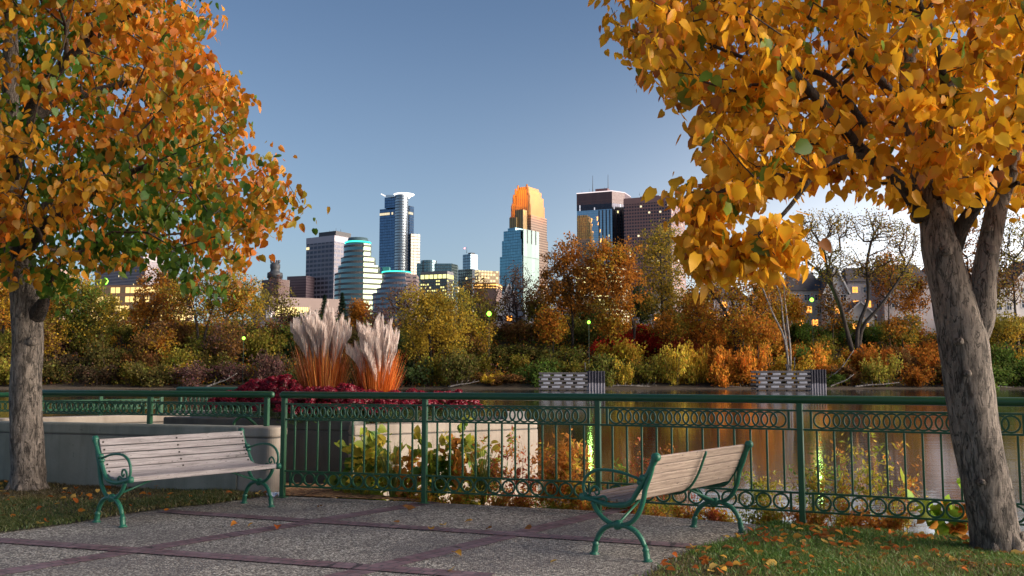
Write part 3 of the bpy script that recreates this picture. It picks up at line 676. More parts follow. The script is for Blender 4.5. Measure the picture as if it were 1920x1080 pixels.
# ---------------------------------------------------------------- riverside shrubs behind the railing
YG, YL, OR, RD, GR = (.30, .36, .04), (.55, .42, .05), (.6, .24, .04), (.42, .08, .03), (.10, .2, .03)
def river_plant(name, px, Y, ytop, spread, ns, leaf, cols, lf, label, cat='shrub', lean=0, TV=LANCE_V, TF=LANCE_F, dens=16, low=.25, stemc=(.2, .08, .05), back=.35):
    x = at(px, 900, Y)[0]; z0 = float(height(x, Y)); top = at(px, ytop, Y)[2]
    e = empty(name, (x, Y, z0), label, cat, 'shrubs growing behind the railing'); H = top-z0; t = np.linspace(0, 1, 9)
    S_ = []; LP = []; ns = int(ns*1.3); spread *= 1.2
    for i in range(ns):
        a = rng.uniform(0, 6.28); sp = spread*math.sqrt(rng.random()); h = H*rng.uniform(.55, 1.0); w = rng.normal(0, .03, (9, 3)).cumsum(0)*.6
        P = np.stack([math.cos(a)*sp*t**1.2+lean*h*t, math.sin(a)*sp*back*t**1.2, h*t], 1)+w*t[:, None]; S_.append(P)
        for k in range(rng.integers(2, 5)):
            j = rng.integers(3, 8); b = rng.uniform(0, 6.28); L = rng.uniform(.08, .28)*min(1, H); d = np.array([math.cos(b)*.8, math.sin(b)*.5, rng.uniform(.2, .9)])*L
            Q = P[j]+d[None]*t[:, None]; S_.append(Q); LP += [Q[m] for m in range(2, 9)]
        LP += [P[m] for m in range(int(9*low), 9)]
    S_ = np.array(S_); W = .010*(1-.75*t)[None]*rng.uniform(.5, 1.2, len(S_))[:, None]; V, Fq = ribbons(S_, W)
    link('stems', mesh_np('stems', V, Fq, False, np.full((len(V), 3), 1.)*np.array(stemc)), M['grass'], e)
    LP = np.array(LP); n = int(len(LP)*dens/8*1.7); LP = LP[rng.integers(0, len(LP), n)]+rng.normal(0, .022, (n, 3))
    c = palette(LP+np.array([x, Y, 0]), cols, int(px), 5, .35); v, f, tt = scatter(LP, rot_rand(n), leaf*rng.uniform(.6, 1.25, n), TV, TF, c)
    link('leaves', mesh_np('leaves', v, f, False, tt), M['leaf'], e)
bd = [(668, 11.35, 800, .30, 8, .12, [GR, YG, YL], 'broad yellow green leafy branch against the corner of the pale wall', LEAF_V, LEAF_F, 5),
 (700, 11.2, 795, .3, 9, .11, [YG, YG, YL], 'yellow green broad leaved shrub left of the second railing post', LEAF_V, LEAF_F, 5),
 (760, 11.0, 815, .3, 9, .09, [YL, YG, OR], 'yellow shrub close behind the second railing post', LEAF_V, LEAF_F, 5),
 (822, 10.9, 790, .25, 9, .10, [GR, YG, YL], 'green and yellow shrub right of the second railing post', LEAF_V, LEAF_F, 5),
 (880, 10.8, 788, .28, 9, .09, [YG, YL, YG, OR], 'yellow shrub tallest against the middle of the pale wall', LEAF_V, LEAF_F, 5),
 (925, 10.6, 805, .28, 9, .075, [GR, OR, RD, YG], 'mixed green and red shrub in front of the pale wall', LANCE_V, LANCE_F, 10),
 (975, 10.4, 800, .22, 9, .07, [RD, OR, RD], 'dark red thin shrub at the right end of the pale wall', LANCE_V, LANCE_F, 9),
 (1035, 10.2, 800, .24, 8, .09, [OR, OR, YL], 'orange shrub against the dark water left of the third post', LANCE_V, LANCE_F, 12),
 (1082, 10.1, 818, .24, 8, .09, [OR, YL, OR], 'orange yellow shrub close beside the third railing post', LANCE_V, LANCE_F, 13),
 (1150, 9.9, 868, .22, 7, .06, [GR, YG, OR], 'low green shrub behind the near armrest of the right bench', LANCE_V, LANCE_F, 13),
 (1208, 9.8, 808, .25, 10, .045, [RD, OR], 'thin red brown seed stalks above the near end of the right bench', LANCE_V, LANCE_F, 7),
 (1290, 9.6, 822, .25, 10, .04, [RD, (.3, .14, .06)], 'bare brown stalks behind the middle of the right bench', LANCE_V, LANCE_F, 4),
 (1422, 9.3, 862, .24, 9, .055, [YG, YG, YL], 'low yellow green bush at the far end of the right bench', LANCE_V, LANCE_F, 14),
 (1520, 9.2, 800, .22, 8, .055, [YG, GR, YL], 'slender green yellow sapling just right of the fourth post', LANCE_V, LANCE_F, 12),
 (1562, 9.0, 806, .2, 7, .055, [YG, YL, OR], 'slender yellow sapling in the fourth panel, second from its post', LANCE_V, LANCE_F, 12),
 (1628, 8.9, 800, .2, 7, .055, [YG, YL, YG], 'slender yellow green sapling in the middle of the fourth panel', LANCE_V, LANCE_F, 11),
 (1688, 8.8, 812, .22, 8, .05, [OR, YL, YG], 'orange yellow sapling nearest to the right trunk', LANCE_V, LANCE_F, 12)]
for (px, Y, yt, sp, ns, lf, cols, lb, TV, TF, dn) in bd:
    river_plant('river_shrub', px, Y, yt, sp, ns, lf, cols, lf, lb, TV=TV, TF=TF, dens=dn)
river_plant('river_vine', 1772, 8.55, 905, .3, 4, .12, [YG, (.25, .42, .04), OR], .1, 'vine with large bright green leaves beside the right trunk', 'vine', TV=LEAF_V, TF=LEAF_F, dens=4)
lowl = ['under the second railing post', 'under the left part of the second panel', 'under the middle of the second panel', 'under the right part of the second panel', 'left of the third post foot', 'under the third post', 'under the near armrest of the right bench', 'under the right bench seat middle', 'between the right bench and the railing', 'under the far end of the right bench', 'left of the fourth post foot', 'right of the fourth post foot', 'under the left half of the fourth panel', 'under the middle of the fourth panel']
for i, px in enumerate([800, 860, 920, 980, 1040, 1100, 1160, 1225, 1290, 1350, 1440, 1515, 1580, 1650]):
    Y = float(fence_y((px-960)/1750*9.4))+.33; river_plant('low_scrub', px, Y, 915+i*3, .24, 11, .05, [[YL, OR, RD], [YG, YL, OR], [OR, YL, OR]][i % 3], .05, 'low yellow and rust scrub '+lowl[i], 'scrub', dens=14, low=.1)
# green blade tufts near the corner
for (px, Y, lb) in ((676, 11.0, 'green grass tuft at the corner of the pale wall'), (735, 10.8, 'green grass tuft left of the second post'), (905, 10.45, 'tall green grass tuft right of the second post')):
    x = at(px, 900, Y)[0]; z0 = float(height(x, Y)); n = 110; t = np.linspace(0, 1, 6); a = rng.uniform(0, 6.28, n); h = rng.uniform(.35, .75, n)+(0 if px < 700 else .5); o = rng.uniform(.05, .3, n)
    P = np.stack([np.cos(a)[:, None]*o[:, None]*t**1.7, np.sin(a)[:, None]*o[:, None]*.5*t**1.7, h[:, None]*(t-.25*t**3)], 2); V, Fq = ribbons(P, .012*(1-t*.9)[None])
    c = np.repeat(mixc((.07, .15, .03), (.3, .3, .06), rng.random(n)), 12, 0)
    link('grass_tuft', mesh_np('grass_tuft', V, Fq, False, c), M['grass'], None, (x, Y, z0)); tag(bpy.data.objects[-1] if False else COL.objects[-1], lb, 'grass', 'grass tufts behind the railing')
# ---------------------------------------------------------------- hero trees
LEAFS = []
for cu, wd in ((.0, 1.0), (.28, .85), (-.22, .7)):
    V = LEAF_V.copy(); V[:, 0] *= wd; V[:, 2] += cu*V[:, 1]**2+.25*abs(V[:, 0])*(1 if cu > 0 else -.2); V[3, 2] += cu*.3; LEAFS.append(V)
def hero(name, label, trunk, limbs, attrs, leafk, lsize, colfn, seed, spread=.11, tip=.0035, knots=()):
    """trunk/limbs: list of (points, radii)"""
    limbs = [(p_, [r_*1.25 for r_ in q_]) for p_, q_ in limbs]
    base = np.array(trunk[0][0][0]); e = empty(name, base, label, 'tree')
    b = MB()
    for i, (pts, rr) in enumerate(trunk): b.loft(smooth_path(pts, 8)-base, rr, 20, noise=.035)
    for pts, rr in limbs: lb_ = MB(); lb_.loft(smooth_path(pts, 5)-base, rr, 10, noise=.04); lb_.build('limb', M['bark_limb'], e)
    r0 = trunk[0][1][1]
    for k_ in range(7):
        a = k_*.9+seed; d_ = np.array([math.cos(a), math.sin(a), 0]); b.loft(smooth_path([d_*r0*.6+np.array([0, 0, .28]), d_*r0*.95+np.array([0, 0, .1]), d_*r0*1.35+np.array([0, 0, .0]), d_*r0*1.9+np.array([0, 0, -.08])], 3), [.05, .065, .05, .02], 8, noise=.08)
    for (kp, kr) in knots:
        c_ = np.array(kp)-base; V, Fq = loft([c_+np.array([0, .06, 0]), c_, c_-np.array([0, .025, 0]), c_-np.array([0, .03, 0])], [kr, kr*.95, kr*.7, kr*.3], 12, noise=.12); b.add(V, Fq, True)
    b.build('trunk', M['bark'], e)
    stem = []; sp = []
    for pts, rr in trunk+limbs:
        P = smooth_path(pts, 4)
        k0 = len(stem)
        j = 0 if not stem else int(np.argmin(np.linalg.norm(np.array(stem)-P[0], axis=1)))
        for i, p in enumerate(P):
            sp.append(-1 if (not stem) else (j if i == 0 else len(stem)-1)); stem.append(p)
    hi = [i for i, p in enumerate(stem) if p[2] > base[2]+1.3 or i == 0]
    N, par, leaf = grow(attrs, stem, sp, .25, .45, .06)
    r = radii(par, len(stem), tip); m = np.arange(len(stem), len(N)); P1 = N[m]; P0 = N[par[m]]
    V, Fq = frustums(P0-base, P1-base, np.minimum(r[par[m]], r[m]*1.25), r[m], 5)
    link('branches', mesh_np('branches', V, Fq, True), M['twig'], e)
    A = N[leaf]; d = A-N[par[leaf]]; d /= np.linalg.norm(d, axis=1)[:, None]+1e-6
    n = len(A)*leafk; idx = np.repeat(np.arange(len(A)), leafk)
    s = rng.uniform(-.28, .1, n)*(spread/.12); P = A[idx]+d[idx]*s[:, None]+rng.normal(0, spread, (n, 3))*np.array([1, 1, .8]); P[:, 2] -= .03
    sz = lsize*np.clip(rng.normal(.92, .24, n), .4, 1.35); c = colfn(P)
    cols = c*rng.uniform(.68, 1.3, n)[:, None]
    # every leaf is darker towards its base on some plants: keep one natural colour per leaf with a paler tip
    vs = []; h_ = rng.integers(0, 3, n); MR = rot_hang(n, .65); VT = np.zeros((n, 9, 3))
    for q in range(3): VT[h_ == q] = LEAFS[q]
    v = (np.einsum('nij,nkj->nki', MR, VT)*sz[:, None, None]+(P-base)[:, None, :]).reshape(-1, 3); f = (LEAF_F[None]+(np.arange(n)*9)[:, None, None]).reshape(-1, 3); t = np.repeat(cols, 9, 0)
    t = t.reshape(n, 9, 3); edge = rng.random(n) < .35; t[edge][:, 2:6] *= 1.0; t[edge, 3:6] = t[edge, 3:6]*np.array([1.1, .72, .7]); t = t.reshape(-1, 3)
    link('crown', mesh_np('crown', v, f, False, t), M['leaf'], e)
    return e
def sample_in(polys, c, rad, n, lim=None):
    out = []
    while len(out) < n:
        P = rng.uniform(-1, 1, (4000, 3)); rr = np.linalg.norm(P, axis=1); P = P[(rr < 1)&(rng.random(4000) < .35+.65*rr**2)]*rad+c
        x, y = proj(P); Q = np.column_stack([x, y]); ok = np.zeros(len(P), bool)
        for pl_ in polys: ok |= inpoly(Q, pl_)
        if lim is not None: ok &= lim(P)
        out += list(P[ok])
    return out[:n]
def W(px, py, Y): return tuple(at(px, py, Y))
gL = ground(50, 920)
polyL = [(398, -1500), (396, -20), (398, 50), (350, 75), (352, 95), (408, 105), (425, 150), (458, 188), (430, 225), (445, 258), (505, 285), (488, 322), (568, 342), (545, 405), (488, 425), (478, 468), (430, 490), (430, 545), (395, 545), (330, 505), (300, 470), (235, 470), (195, 478), (120, 485), (95, 545), (62, 535), (35, 490), (-900, 500), (-900, -1500)]
def colL(P):
    x, y = proj(P); n = noise3(P, .9, 5)+.5*noise3(P, 2.6, 6)
    g = .60+.6*n-(P[:, 0]+5.1)*.21-(P[:, 2]-4.2)*.08+rng.normal(0, .15, len(P))
    o = mixc((.50, .135, .008), (.46, .235, .015), (noise3(P, 1.3, 8)+1)/2+rng.normal(0, .25, len(P)))
    c = np.where((g > .62)[:, None], mixc((.04, .12, .012), (.13, .21, .02), rng.random(len(P))), np.where((g > .42)[:, None], mixc((.3, .24, .02), (.4, .22, .015), rng.random(len(P))), o))
    return c
tL = [([(gL[0], gL[1], -.12), (gL[0], gL[1], .02), (gL[0]+.0, gL[1], .3), W(50, 800, gL[1]), W(49, 700, gL[1]), W(52, 620, gL[1]), W(49, 560, gL[1]), W(38, 500, gL[1]), W(28, 430, gL[1]+.05), W(18, 300, gL[1]+.1), W(20, 100, gL[1]+.1), W(12, -200, gL[1]), W(20, -480, gL[1])],
       [.24, .215, .19, .18, .178, .182, .178, .165, .14, .11, .09, .06, .02])]
lL = [([W(62, 600, gL[1]), W(78, 575, gL[1]-.15), W(86, 556, gL[1]-.25)], [.09, .07, .035]),
      ([W(35, 480, gL[1]), W(90, 420, gL[1]-.6), W(190, 350, gL[1]-1.2), W(300, 300, gL[1]-1.6)], [.09, .06, .04, .015]),
      ([W(25, 420, gL[1]), W(110, 380, gL[1]+.4), W(250, 330, gL[1]+.9), W(420, 350, gL[1]+1.0)], [.08, .055, .04, .014]),
      ([W(20, 330, gL[1]), W(60, 200, gL[1]-.5), W(150, 90, gL[1]-.9), W(260, 20, gL[1]-1)], [.08, .06, .04, .015]),
      ([W(22, 380, gL[1]), W(-60, 320, gL[1]-.6), W(-200, 250, gL[1]-1)], [.08, .05, .02]),
      ([W(20, 250, gL[1]), W(120, 190, gL[1]+.6), W(260, 150, gL[1]+.8), W(350, 130, gL[1]+.5)], [.07, .05, .03, .012])]
polyL = [(a+12, b+14) for a, b in polyL]
aL = sample_in([polyL], np.array([gL[0]-.1, gL[1], 5.4]), np.array([4.05, 3.4, 3.6]), 1750, lambda P: (P[:, 0] > -8.9) & (P[:, 2] < 7.6))
hero('linden_tree', 'left foreground tree with dense orange and green leaves behind the bench', tL, lL, aL, 21, .097, colL, 3, knots=[(W(58, 640, gL[1]-.18), .06), (W(40, 590, gL[1]-.17), .04), (W(60, 560, gL[1]-.16), .035)])
gR = ground(1876, 1036)
polyR = [(1128, -1500), (1140, 0), (1185, 75), (1188, 95), (1240, 120), (1210, 130), (1290, 175), (1330, 190), (1308, 215), (1345, 245), (1300, 270), (1352, 290), (1362, 320), (1350, 350), (1400, 372), (1440, 350), (1475, 345), (1520, 305), (1560, 300), (1590, 325), (1606, 350), (1625, 320), (1640, 300), (1680, 350), (1730, 350), (1780, 375), (1850, 340), (1880, 350), (1920, 385), (2600, 500), (2600, -1500)]
def colR(P):
    n = noise3(P, 1.1, 15); g = rng.random(len(P))+.12*n
    c = mixc((.76, .45, .02), (.70, .32, .014), (noise3(P, 1.7, 18)+1)/2+rng.normal(0, .25, len(P)))
    c = np.where((g > 1.0)[:, None], mixc((.1, .2, .02), (.25, .3, .03), rng.random(len(P))), c); return np.where((g < .1)[:, None], np.array([.36, .13, .02]), c)
y0 = gR[1]
tR = [([(gR[0], y0, -.12), (gR[0], y0, .0), (gR[0]-.03, y0, .1), W(1858, 960, y0), W(1838, 850, y0), W(1820, 750, y0), W(1806, 650, y0), W(1796, 590, y0), W(1778, 530, y0), W(1763, 460, y0), W(1752, 390, y0+.05), W(1728, 330, y0+.1), W(1718, 270, y0+.15), W(1700, 150, y0+.2), W(1720, 0, y0+.3), W(1700, -250, y0+.3), W(1720, -500, y0+.2)],
       [.25, .22, .19, .178, .178, .182, .188, .178, .155, .14, .125, .1, .075, .06, .05, .03, .01]),
      ([W(1822, 640, y0+.03), W(1838, 590, y0-.02), W(1846, 520, y0-.05), W(1856, 450, y0-.05), W(1872, 380, y0-.05), W(1898, 300, y0-.1), W(1935, 180, y0-.2), W(1980, 0, y0-.3), W(2000, -250, y0-.2)], [.11, .115, .095, .086, .082, .068, .06, .04, .015])]
lR = [([W(1785, 462, y0), W(1806, 420, y0-.1), W(1840, 370, y0-.25), W(1885, 300, y0-.5), W(1930, 200, y0-.8)], [.07, .05, .042, .035, .02]),
      ([W(1730, 410, y0), W(1700, 355, y0-.1), W(1660, 315, y0-.25), W(1615, 280, y0-.4), W(1560, 215, y0-.5), W(1490, 140, y0-.6), W(1430, 75, y0-.6), W(1375, 20, y0-.6), W(1340, -80, y0-.6)], [.05, .046, .042, .036, .034, .03, .025, .018, .01]),
      ([W(1650, 308, y0-.28), W(1610, 292, y0-.5), W(1570, 300, y0-.65), W(1530, 325, y0-.8), W(1470, 400, y0-.95), W(1420, 440, y0-1.0), W(1350, 470, y0-1.0)], [.026, .02, .018, .015, .012, .01, .005]),
      ([W(1620, 235, y0-.4), W(1560, 150, y0-.2), W(1500, 130, y0+.1), W(1400, 110, y0+.4)], [.028, .022, .016, .008]),
      ([W(1720, 290, y0+.1), W(1690, 200, y0+.7), W(1600, 100, y0+1.3), W(1500, 20, y0+1.6)], [.05, .04, .03, .01]),
      ([W(1755, 380, y0), W(1772, 300, y0-.2), W(1778, 240, y0-.4), W(1760, 100, y0-.8), W(1700, -50, y0-1.2)], [.045, .035, .03, .02, .01]),
      ([W(1725, 300, y0+.1), W(1760, 200, y0+.9), W(1830, 100, y0+1.5), W(1900, 0, y0+2.)], [.05, .04, .03, .01])]
polyR = [(a-(14 if a < 1500 else 0), b+8) for a, b in polyR]
aR = sample_in([polyR], np.array([gR[0]-.2, y0+.4, 4.6]), np.array([3.7, 2.6, 3.1]), 1150, lambda P: (P[:, 1] > 6.25) & (P[:, 2] < 6.4) & (P[:, 0] < 5.6))
aR += sample_in([[(1262, 345), (1345, 340), (1370, 370), (1330, 395), (1345, 420), (1400, 430), (1440, 425), (1500, 445), (1505, 485), (1380, 492), (1262, 485), (1275, 462), (1320, 425)]], np.array([1.6, y0-.75, 2.5]), np.array([.9, .5, .65]), 50)
hero('linden_tree', 'right foreground tree with forked trunk and golden orange leaves', tR, lR, aR, 17, .10, colR, 4, .085, knots=[(W(1775, 470, y0-.15), .05), (W(1860, 470, y0-.13), .045), (W(1800, 640, y0-.19), .03), (W(1815, 700, y0-.19), .028), (W(1855, 430, y0-.12), .03), (W(1842, 905, y0-.19), .025)])
# ---------------------------------------------------------------- fallen leaves
LM = []
for s in range(3):
    V = LEAF_V.copy(); V[:, 1] -= .5; V[:, 2] = V[:, 2]*(-1.5)+.12*np.sin(V[:, 1]*3+s)+.1*abs(V[:, 0])*(s-1)
    LM.append(mesh_np('fallen_leaf', V*.062, LEAF_F, False, np.full((9, 3), 1.))); LM[-1].materials.append(M['shrub'])
LC = [(.6, .22, .04), (.55, .3, .06), (.7, .45, .12), (.42, .12, .03), (.3, .14, .05), (.62, .16, .04)]
def fall(x, y, z, lb, grp, sc=1.0, c=None):
    o = link('fallen_leaf', random.choice(LM), None, None, (x, y, z+.012)); o.rotation_euler = (random.gauss(0, .35), random.gauss(0, .35), random.uniform(0, 6.28)); s = sc*random.uniform(.7, 1.25); o.scale = (s, s, s)
    c = c or random.choice(LC); v = random.uniform(.75, 1.2); o.color = (c[0]*v, c[1]*v, c[2]*v, 1); tag(o, lb, 'leaf', grp)
def fall_poly(poly, n, lb, grp, z=.03, sc=1.0, w=None):
    A = np.array([p[:2] for p in poly]); lo, hi = A.min(0), A.max(0); k = 0
    while k < n:
        P = rng.uniform(lo, hi, (1, 2))
        if not inpoly(P, poly)[0]: continue
        px, py = proj(np.array([P[0][0], P[0][1], 0.]))
        if not (-20 < px < 1940 and py < 1085): continue
        if noise3(np.array([[P[0][0], P[0][1], 0]]), 1.6, 3)[0] < random.uniform(-1.2, .9): continue
        fall(P[0][0], P[0][1], z, lb, grp, sc); k += 1
fall_poly(LAWN_R, 250, 'fallen orange or brown leaf lying on the right lawn', 'fallen leaves on the right lawn')
fall_poly(LAWN_L, 60, 'fallen orange or brown leaf lying on the left lawn', 'fallen leaves on the left lawn')
for px, py, lb, c in [(760, 955, 'brown curled leaf on the paving below the second post', 4), (772, 958, 'second brown leaf close right of the first below the second post', 4), (743, 983, 'dull brown leaf on the thin brick band', 4), (832, 989, 'pale yellow leaf on the paving in the middle', 2), (878, 982, 'tan leaf on the paving right of the pale yellow one', 1), (916, 996, 'brown curled leaf where two brick bands cross', 4), (808, 996, 'small tan leaf left of the crossing of brick bands', 1), (858, 1044, 'golden leaf right of the dark brick band', 1), (846, 1074, 'yellow leaf at the bottom edge of the photo', 2), (1037, 1098, 'yellow leaf at the lower right paving', 2), (1038, 1058, 'faint yellow leaf on the paving left of the right bench', 2), (520, 993, 'large red orange leaf on the brick band right of the left bench', 5), (470, 988, 'small yellow leaf left of the large red orange one', 1), (438, 988, 'small orange leaf on the paving under the left bench end', 0), (313, 960, 'bright orange leaf at the lawn edge under the left bench', 0), (989, 996, 'brown leaf on the brick band in the middle right', 4), (599, 954, 'brown leaf on the paving near the first railing post', 4)]:
    g = ground(px, py); fall(g[0], g[1], .012, lb, 'single fallen leaves on the paving', 1.15, LC[c])
b = MB(); g = ground(515, 932)
rp = [(math.cos(a)*.09*(1+.4*math.sin(3*a)), math.sin(a)*.055*(1+.3*math.cos(2*a)), .015+.02*math.sin(5*a)) for a in np.linspace(0, 6.28, 13)[:-1]]
b.add([(0, 0, .035)]+rp+[(p[0]*.5, p[1]*.5, .03+.02*(i % 2)) for i, p in enumerate(rp)], [(0, 13+i, 13+(i+1) % 12) for i in range(12)]+[(13+i, 1+i, 1+(i+1) % 12, 13+(i+1) % 12) for i in range(12)])
tag(b.build('paper_scrap', plain('white_paper', (.65, .68, .78), .7), None, (g[0], g[1], .01)), 'crumpled white paper scrap at the foot of the rounded pier', 'litter')
# ---------------------------------------------------------------- far bank trees
OG, YO, OLV, GRN, BRN, RDD = (.5, .2, .03), (.46, .29, .035), (.24, .2, .035), (.1, .15, .03), (.2, .1, .035), (.42, .035, .02)
OG2 = (.42, .15, .025); YEL = (.5, .36, .05); DKG = (.05, .07, .025); PUR = (.13, .07, .06)
def far_tree(name, label, px, D, crowns, cols, na=170, k=26, ls=.42, tr=.35, stems=None, sig=.6, bark='bark_dark', cat='tree', tip=.03, group='trees on the far bank', baseY=None, jitter=.4, top_bare=0):
    sc = D/F; x = at(px, 600, D)[0]; z = float(height(x, D))-.3; base = np.array([x, D, z]); e = empty(name, base, label, cat, group)
    A = []; tot = sum(c[2]*c[3] for c in crowns)
    for (cx, cy, rx, ry) in crowns:
        c = at(cx, cy, D); m = max(12, int(na*rx*ry/tot)); q = rng.normal(size=(m, 3)); q /= np.linalg.norm(q, axis=1)[:, None]; q *= (rng.random(m)**.42)[:, None]
        q *= (1+.22*noise3(q, 2.2, int(px+cx)))[:, None]
        A.append(c+q*np.array([rx*sc, min(rx*sc, 5)*.85, ry*sc]))
    A = np.concatenate(A); A[:, 2] = np.maximum(A[:, 2], z+.6); cc = A.mean(0)
    stem = [base]; sp = [-1]; SR = [(0, tr)]
    if stems is None:
        lo = A[:, 2].min(); tgt = np.array([cc[0], cc[1], max(z+2, cc[2])]); stems = [[base+(tgt-base)*t+np.array([math.sin(px+t*5)*.25*tr*2, 0, 0]) for t in (.25, .5, .75, 1)]]
    else: stems = [[at(a, b, D+dd) for a, b, dd in s] for s in stems]
    b = MB()
    for s_ in stems:
        P = smooth_path([base]+[np.array(p) for p in s_], 3); r = tr*(.95 if len(stems) == 1 else .72); b.loft(P-base, np.linspace(r, r*.32, len(P)), 8, noise=.05)
        for i, p in enumerate(P[1:]): sp.append(0 if i == 0 else len(stem)-1); stem.append(p)
    b.build('trunk', M[bark], e)
    N, par, leaf = grow(A, stem, sp, .3, 2.2, .07); r = radii(par, len(stem), tip, .42); m = np.arange(len(stem), len(N))
    V, Fq = frustums(N[par[m]]-base, N[m]-base, np.minimum(np.minimum(r[par[m]], r[m]*1.2), tr*.55), np.minimum(r[m], tr*.5), 4)
    link('branches', mesh_np('branches', V, Fq, True), M[bark] if bark != 'bark_dark' else M['far_twig'], e)
    if k > 0:
        k = int(k*1.9) if k < 16 else int(k*1.35); n = len(A)*k; P = np.repeat(A, k, 0)+rng.normal(0, sig, (n, 3)); P[:, 2] -= rng.random(n)*.3
        c = .95*palette(P, cols, int(px)+3, .28, jitter); v, f, t = scatter(P-base, rot_rand(n), ls*rng.uniform(.6, 1.3, n), QUAD_V, QUAD_F, c)
        link('crown', mesh_np('crown', v, f, False, t), M['far_leaf'], e)
    return e
M['far_twig'] = plain('far_twig', (.045, .03, .024), .9, var=.3, sc=.5)
T_ = far_tree
T_('cottonwood', 'orange tree at the left edge of the photo behind the trunk', 10, 205, [(5, 560, 40, 55)], [OG, YO], 130, 34)
T_('cottonwood', 'orange tree just right of the left trunk across the river', 112, 214, [(110, 540, 42, 36), (95, 580, 35, 30)], [OG, YO, OG], 120, 34)
T_('willow', 'green and yellow tree across the river right of the left trunk', 160, 203, [(160, 560, 60, 50), (130, 600, 55, 40), (200, 590, 40, 35)], [GRN, OLV, YO, OLV], 240, 30, tr=.4)
T_('maple', 'rust orange tree below the pale office block', 262, 207, [(300, 560, 55, 48), (265, 590, 35, 30), (310, 520, 30, 26)], [OG2, OG, BRN], 170, 26, tr=.35)
T_('cottonwood', 'large yellow tree with dark spreading limbs left of the plume grass', 378, 200, [(350, 540, 55, 35), (420, 530, 60, 40), (390, 570, 90, 40), (450, 545, 40, 40)], [YO, OLV, OG, YEL], 300, 15, ls=.38, tr=.5, tip=.05,
   stems=[[(372, 640, 0), (365, 590, 0), (340, 550, 1), (320, 520, 1)], [(382, 640, 0), (395, 590, 0), (410, 550, -1), (430, 505, 0)], [(385, 650, 0), (420, 600, 1), (450, 560, 2), (480, 530, 2)]])
T_('cottonwood', 'thin olive tree in front of the beige windowless hall', 458, 206, [(440, 575, 40, 45), (480, 570, 25, 40)], [OLV, YO, OLV], 130, 13, tr=.25)
T_('maple', 'low golden orange tree between the lamp and the brown orange tree', 1040, 200, [(1035, 610, 34, 34)], [OG2, YO, OG], 90, 18, tr=.2)
T_('maple', 'low orange tree directly below the bright orange tree', 1150, 199, [(1150, 600, 42, 30)], [OG, YO, OG2], 100, 17, tr=.22)
T_('maple', 'low golden tree below the tall olive yellow tree', 1255, 199, [(1255, 610, 36, 28)], [YO, OLV, OG], 90, 16, tr=.2)
T_('maple', 'orange tree between the golden branch and the wide limbed tree', 1318, 203, [(1310, 590, 40, 42)], [OG, OG2, YO], 120, 17, tr=.25)
T_('maple', 'round orange tree below the pale leaning stems', 1420, 192, [(1415, 620, 48, 36)], [OG, OG2, YO], 130, 18, tr=.25)
T_('cottonwood', 'olive brown tree between the left trunk and the green yellow tree', 75, 198, [(85, 630, 40, 36)], [OLV, BRN, YO], 100, 16, tr=.22)
T_('maple', 'dull orange tree low on the bank below the pale office block', 300, 196, [(290, 640, 40, 30)], [OG2, YO, BRN], 100, 16, tr=.22)
T_('cottonwood', 'yellow olive tree right of the big golden one, low on the bank', 880, 197, [(890, 630, 36, 34)], [OLV, YO, BRN], 100, 14, tr=.22)
T_('elm', 'dusky purple brown thicket tree left of the left lamp', 430, 197, [(425, 640, 38, 36)], [PUR, BRN], 110, 9, tr=.22)
T_('maple', 'yellow tree between the dark forked tree and the right trunk', 1690, 204, [(1690, 615, 44, 26)], [YO, OLV, OG], 100, 16, tr=.22)
T_('maple', 'yellow green tree low on the bank right of the right trunk', 1885, 200, [(1885, 610, 40, 30)], [YO, OLV], 100, 16, tr=.22)
T_('elm', 'fine bare brown tree in front of the wide grey townhouse', 1668, 203, [(1665, 520, 42, 60)], [BRN, OG2], 230, 5, tr=.25, tip=.035)
T_('maple', 'sparse gold tree between the lit townhouse and the pale gabled one', 1560, 206, [(1560, 570, 34, 40)], [YO, OG, BRN], 110, 6, tr=.22)
T_('elm', 'fine bare tree screening the pale townhouse right of the right trunk', 1868, 203, [(1868, 520, 36, 60)], [BRN, OLV], 200, 5, tr=.25, tip=.035)
def conifer(px, D, ytop, ybot, w, label):
    x = at(px, 600, D)[0]; z = float(height(x, D)); H = at(px, ytop, D)[2]-z; e = empty('spruce', (x, D, z), label, 'tree', 'conifers on the far bank')
    b = MB(); b.loft([(0, 0, 0), (0, 0, H*.5), (0, 0, H)], [.25, .15, .03], 7); b.build('trunk', M['bark_dark'], e)
    n = 5200; t = rng.random(n)**.75; a = rng.uniform(0, 6.28, n); wh = 14; lay = np.floor(t*wh)/wh; fr = (t-lay)*wh; br = (1-lay)*w*D/F*(.55+.45*np.sin(a*3+lay*40)**2)
    rr = br*rng.random(n)**.5; zz = H*(.06+.94*(lay+.5/wh))-rr*.35+rng.normal(0, .12, n)
    P = np.stack([np.cos(a)*rr, np.sin(a)*rr, np.minimum(zz, H)], 1); v, f, tt = scatter(P, rot_rand(n), .38*rng.uniform(.5, 1.2, n), LANCE_V*np.array([1.6, 1, 1]), LANCE_F, palette(P, [(.018, .035, .022), (.03, .05, .03)], int(px), .5))
    link('crown', mesh_np('crown', v, f, False, tt), M['far_leaf'], e)
conifer(608, 226, 553, 640, 24, 'blue green spruce left of the other, behind the plume grass')
conifer(641, 222, 549, 660, 23, 'darker spruce right of the other, behind the plume grass')
T_('maple', 'small round rust orange tree right of the two spruces', 676, 225, [(675, 595, 19, 28)], [OG2, OG2, OG], 110, 34, ls=.36, tr=.2)
T_('elm', 'bare purple brown tree left of the big yellow tree', 712, 222, [(715, 605, 38, 40)], [PUR], 170, 4, tip=.035)
T_('elm', 'leafless brown tree behind the top of the big yellow tree', 770, 228, [(765, 565, 45, 40)], [PUR, BRN], 170, 4, tip=.035)
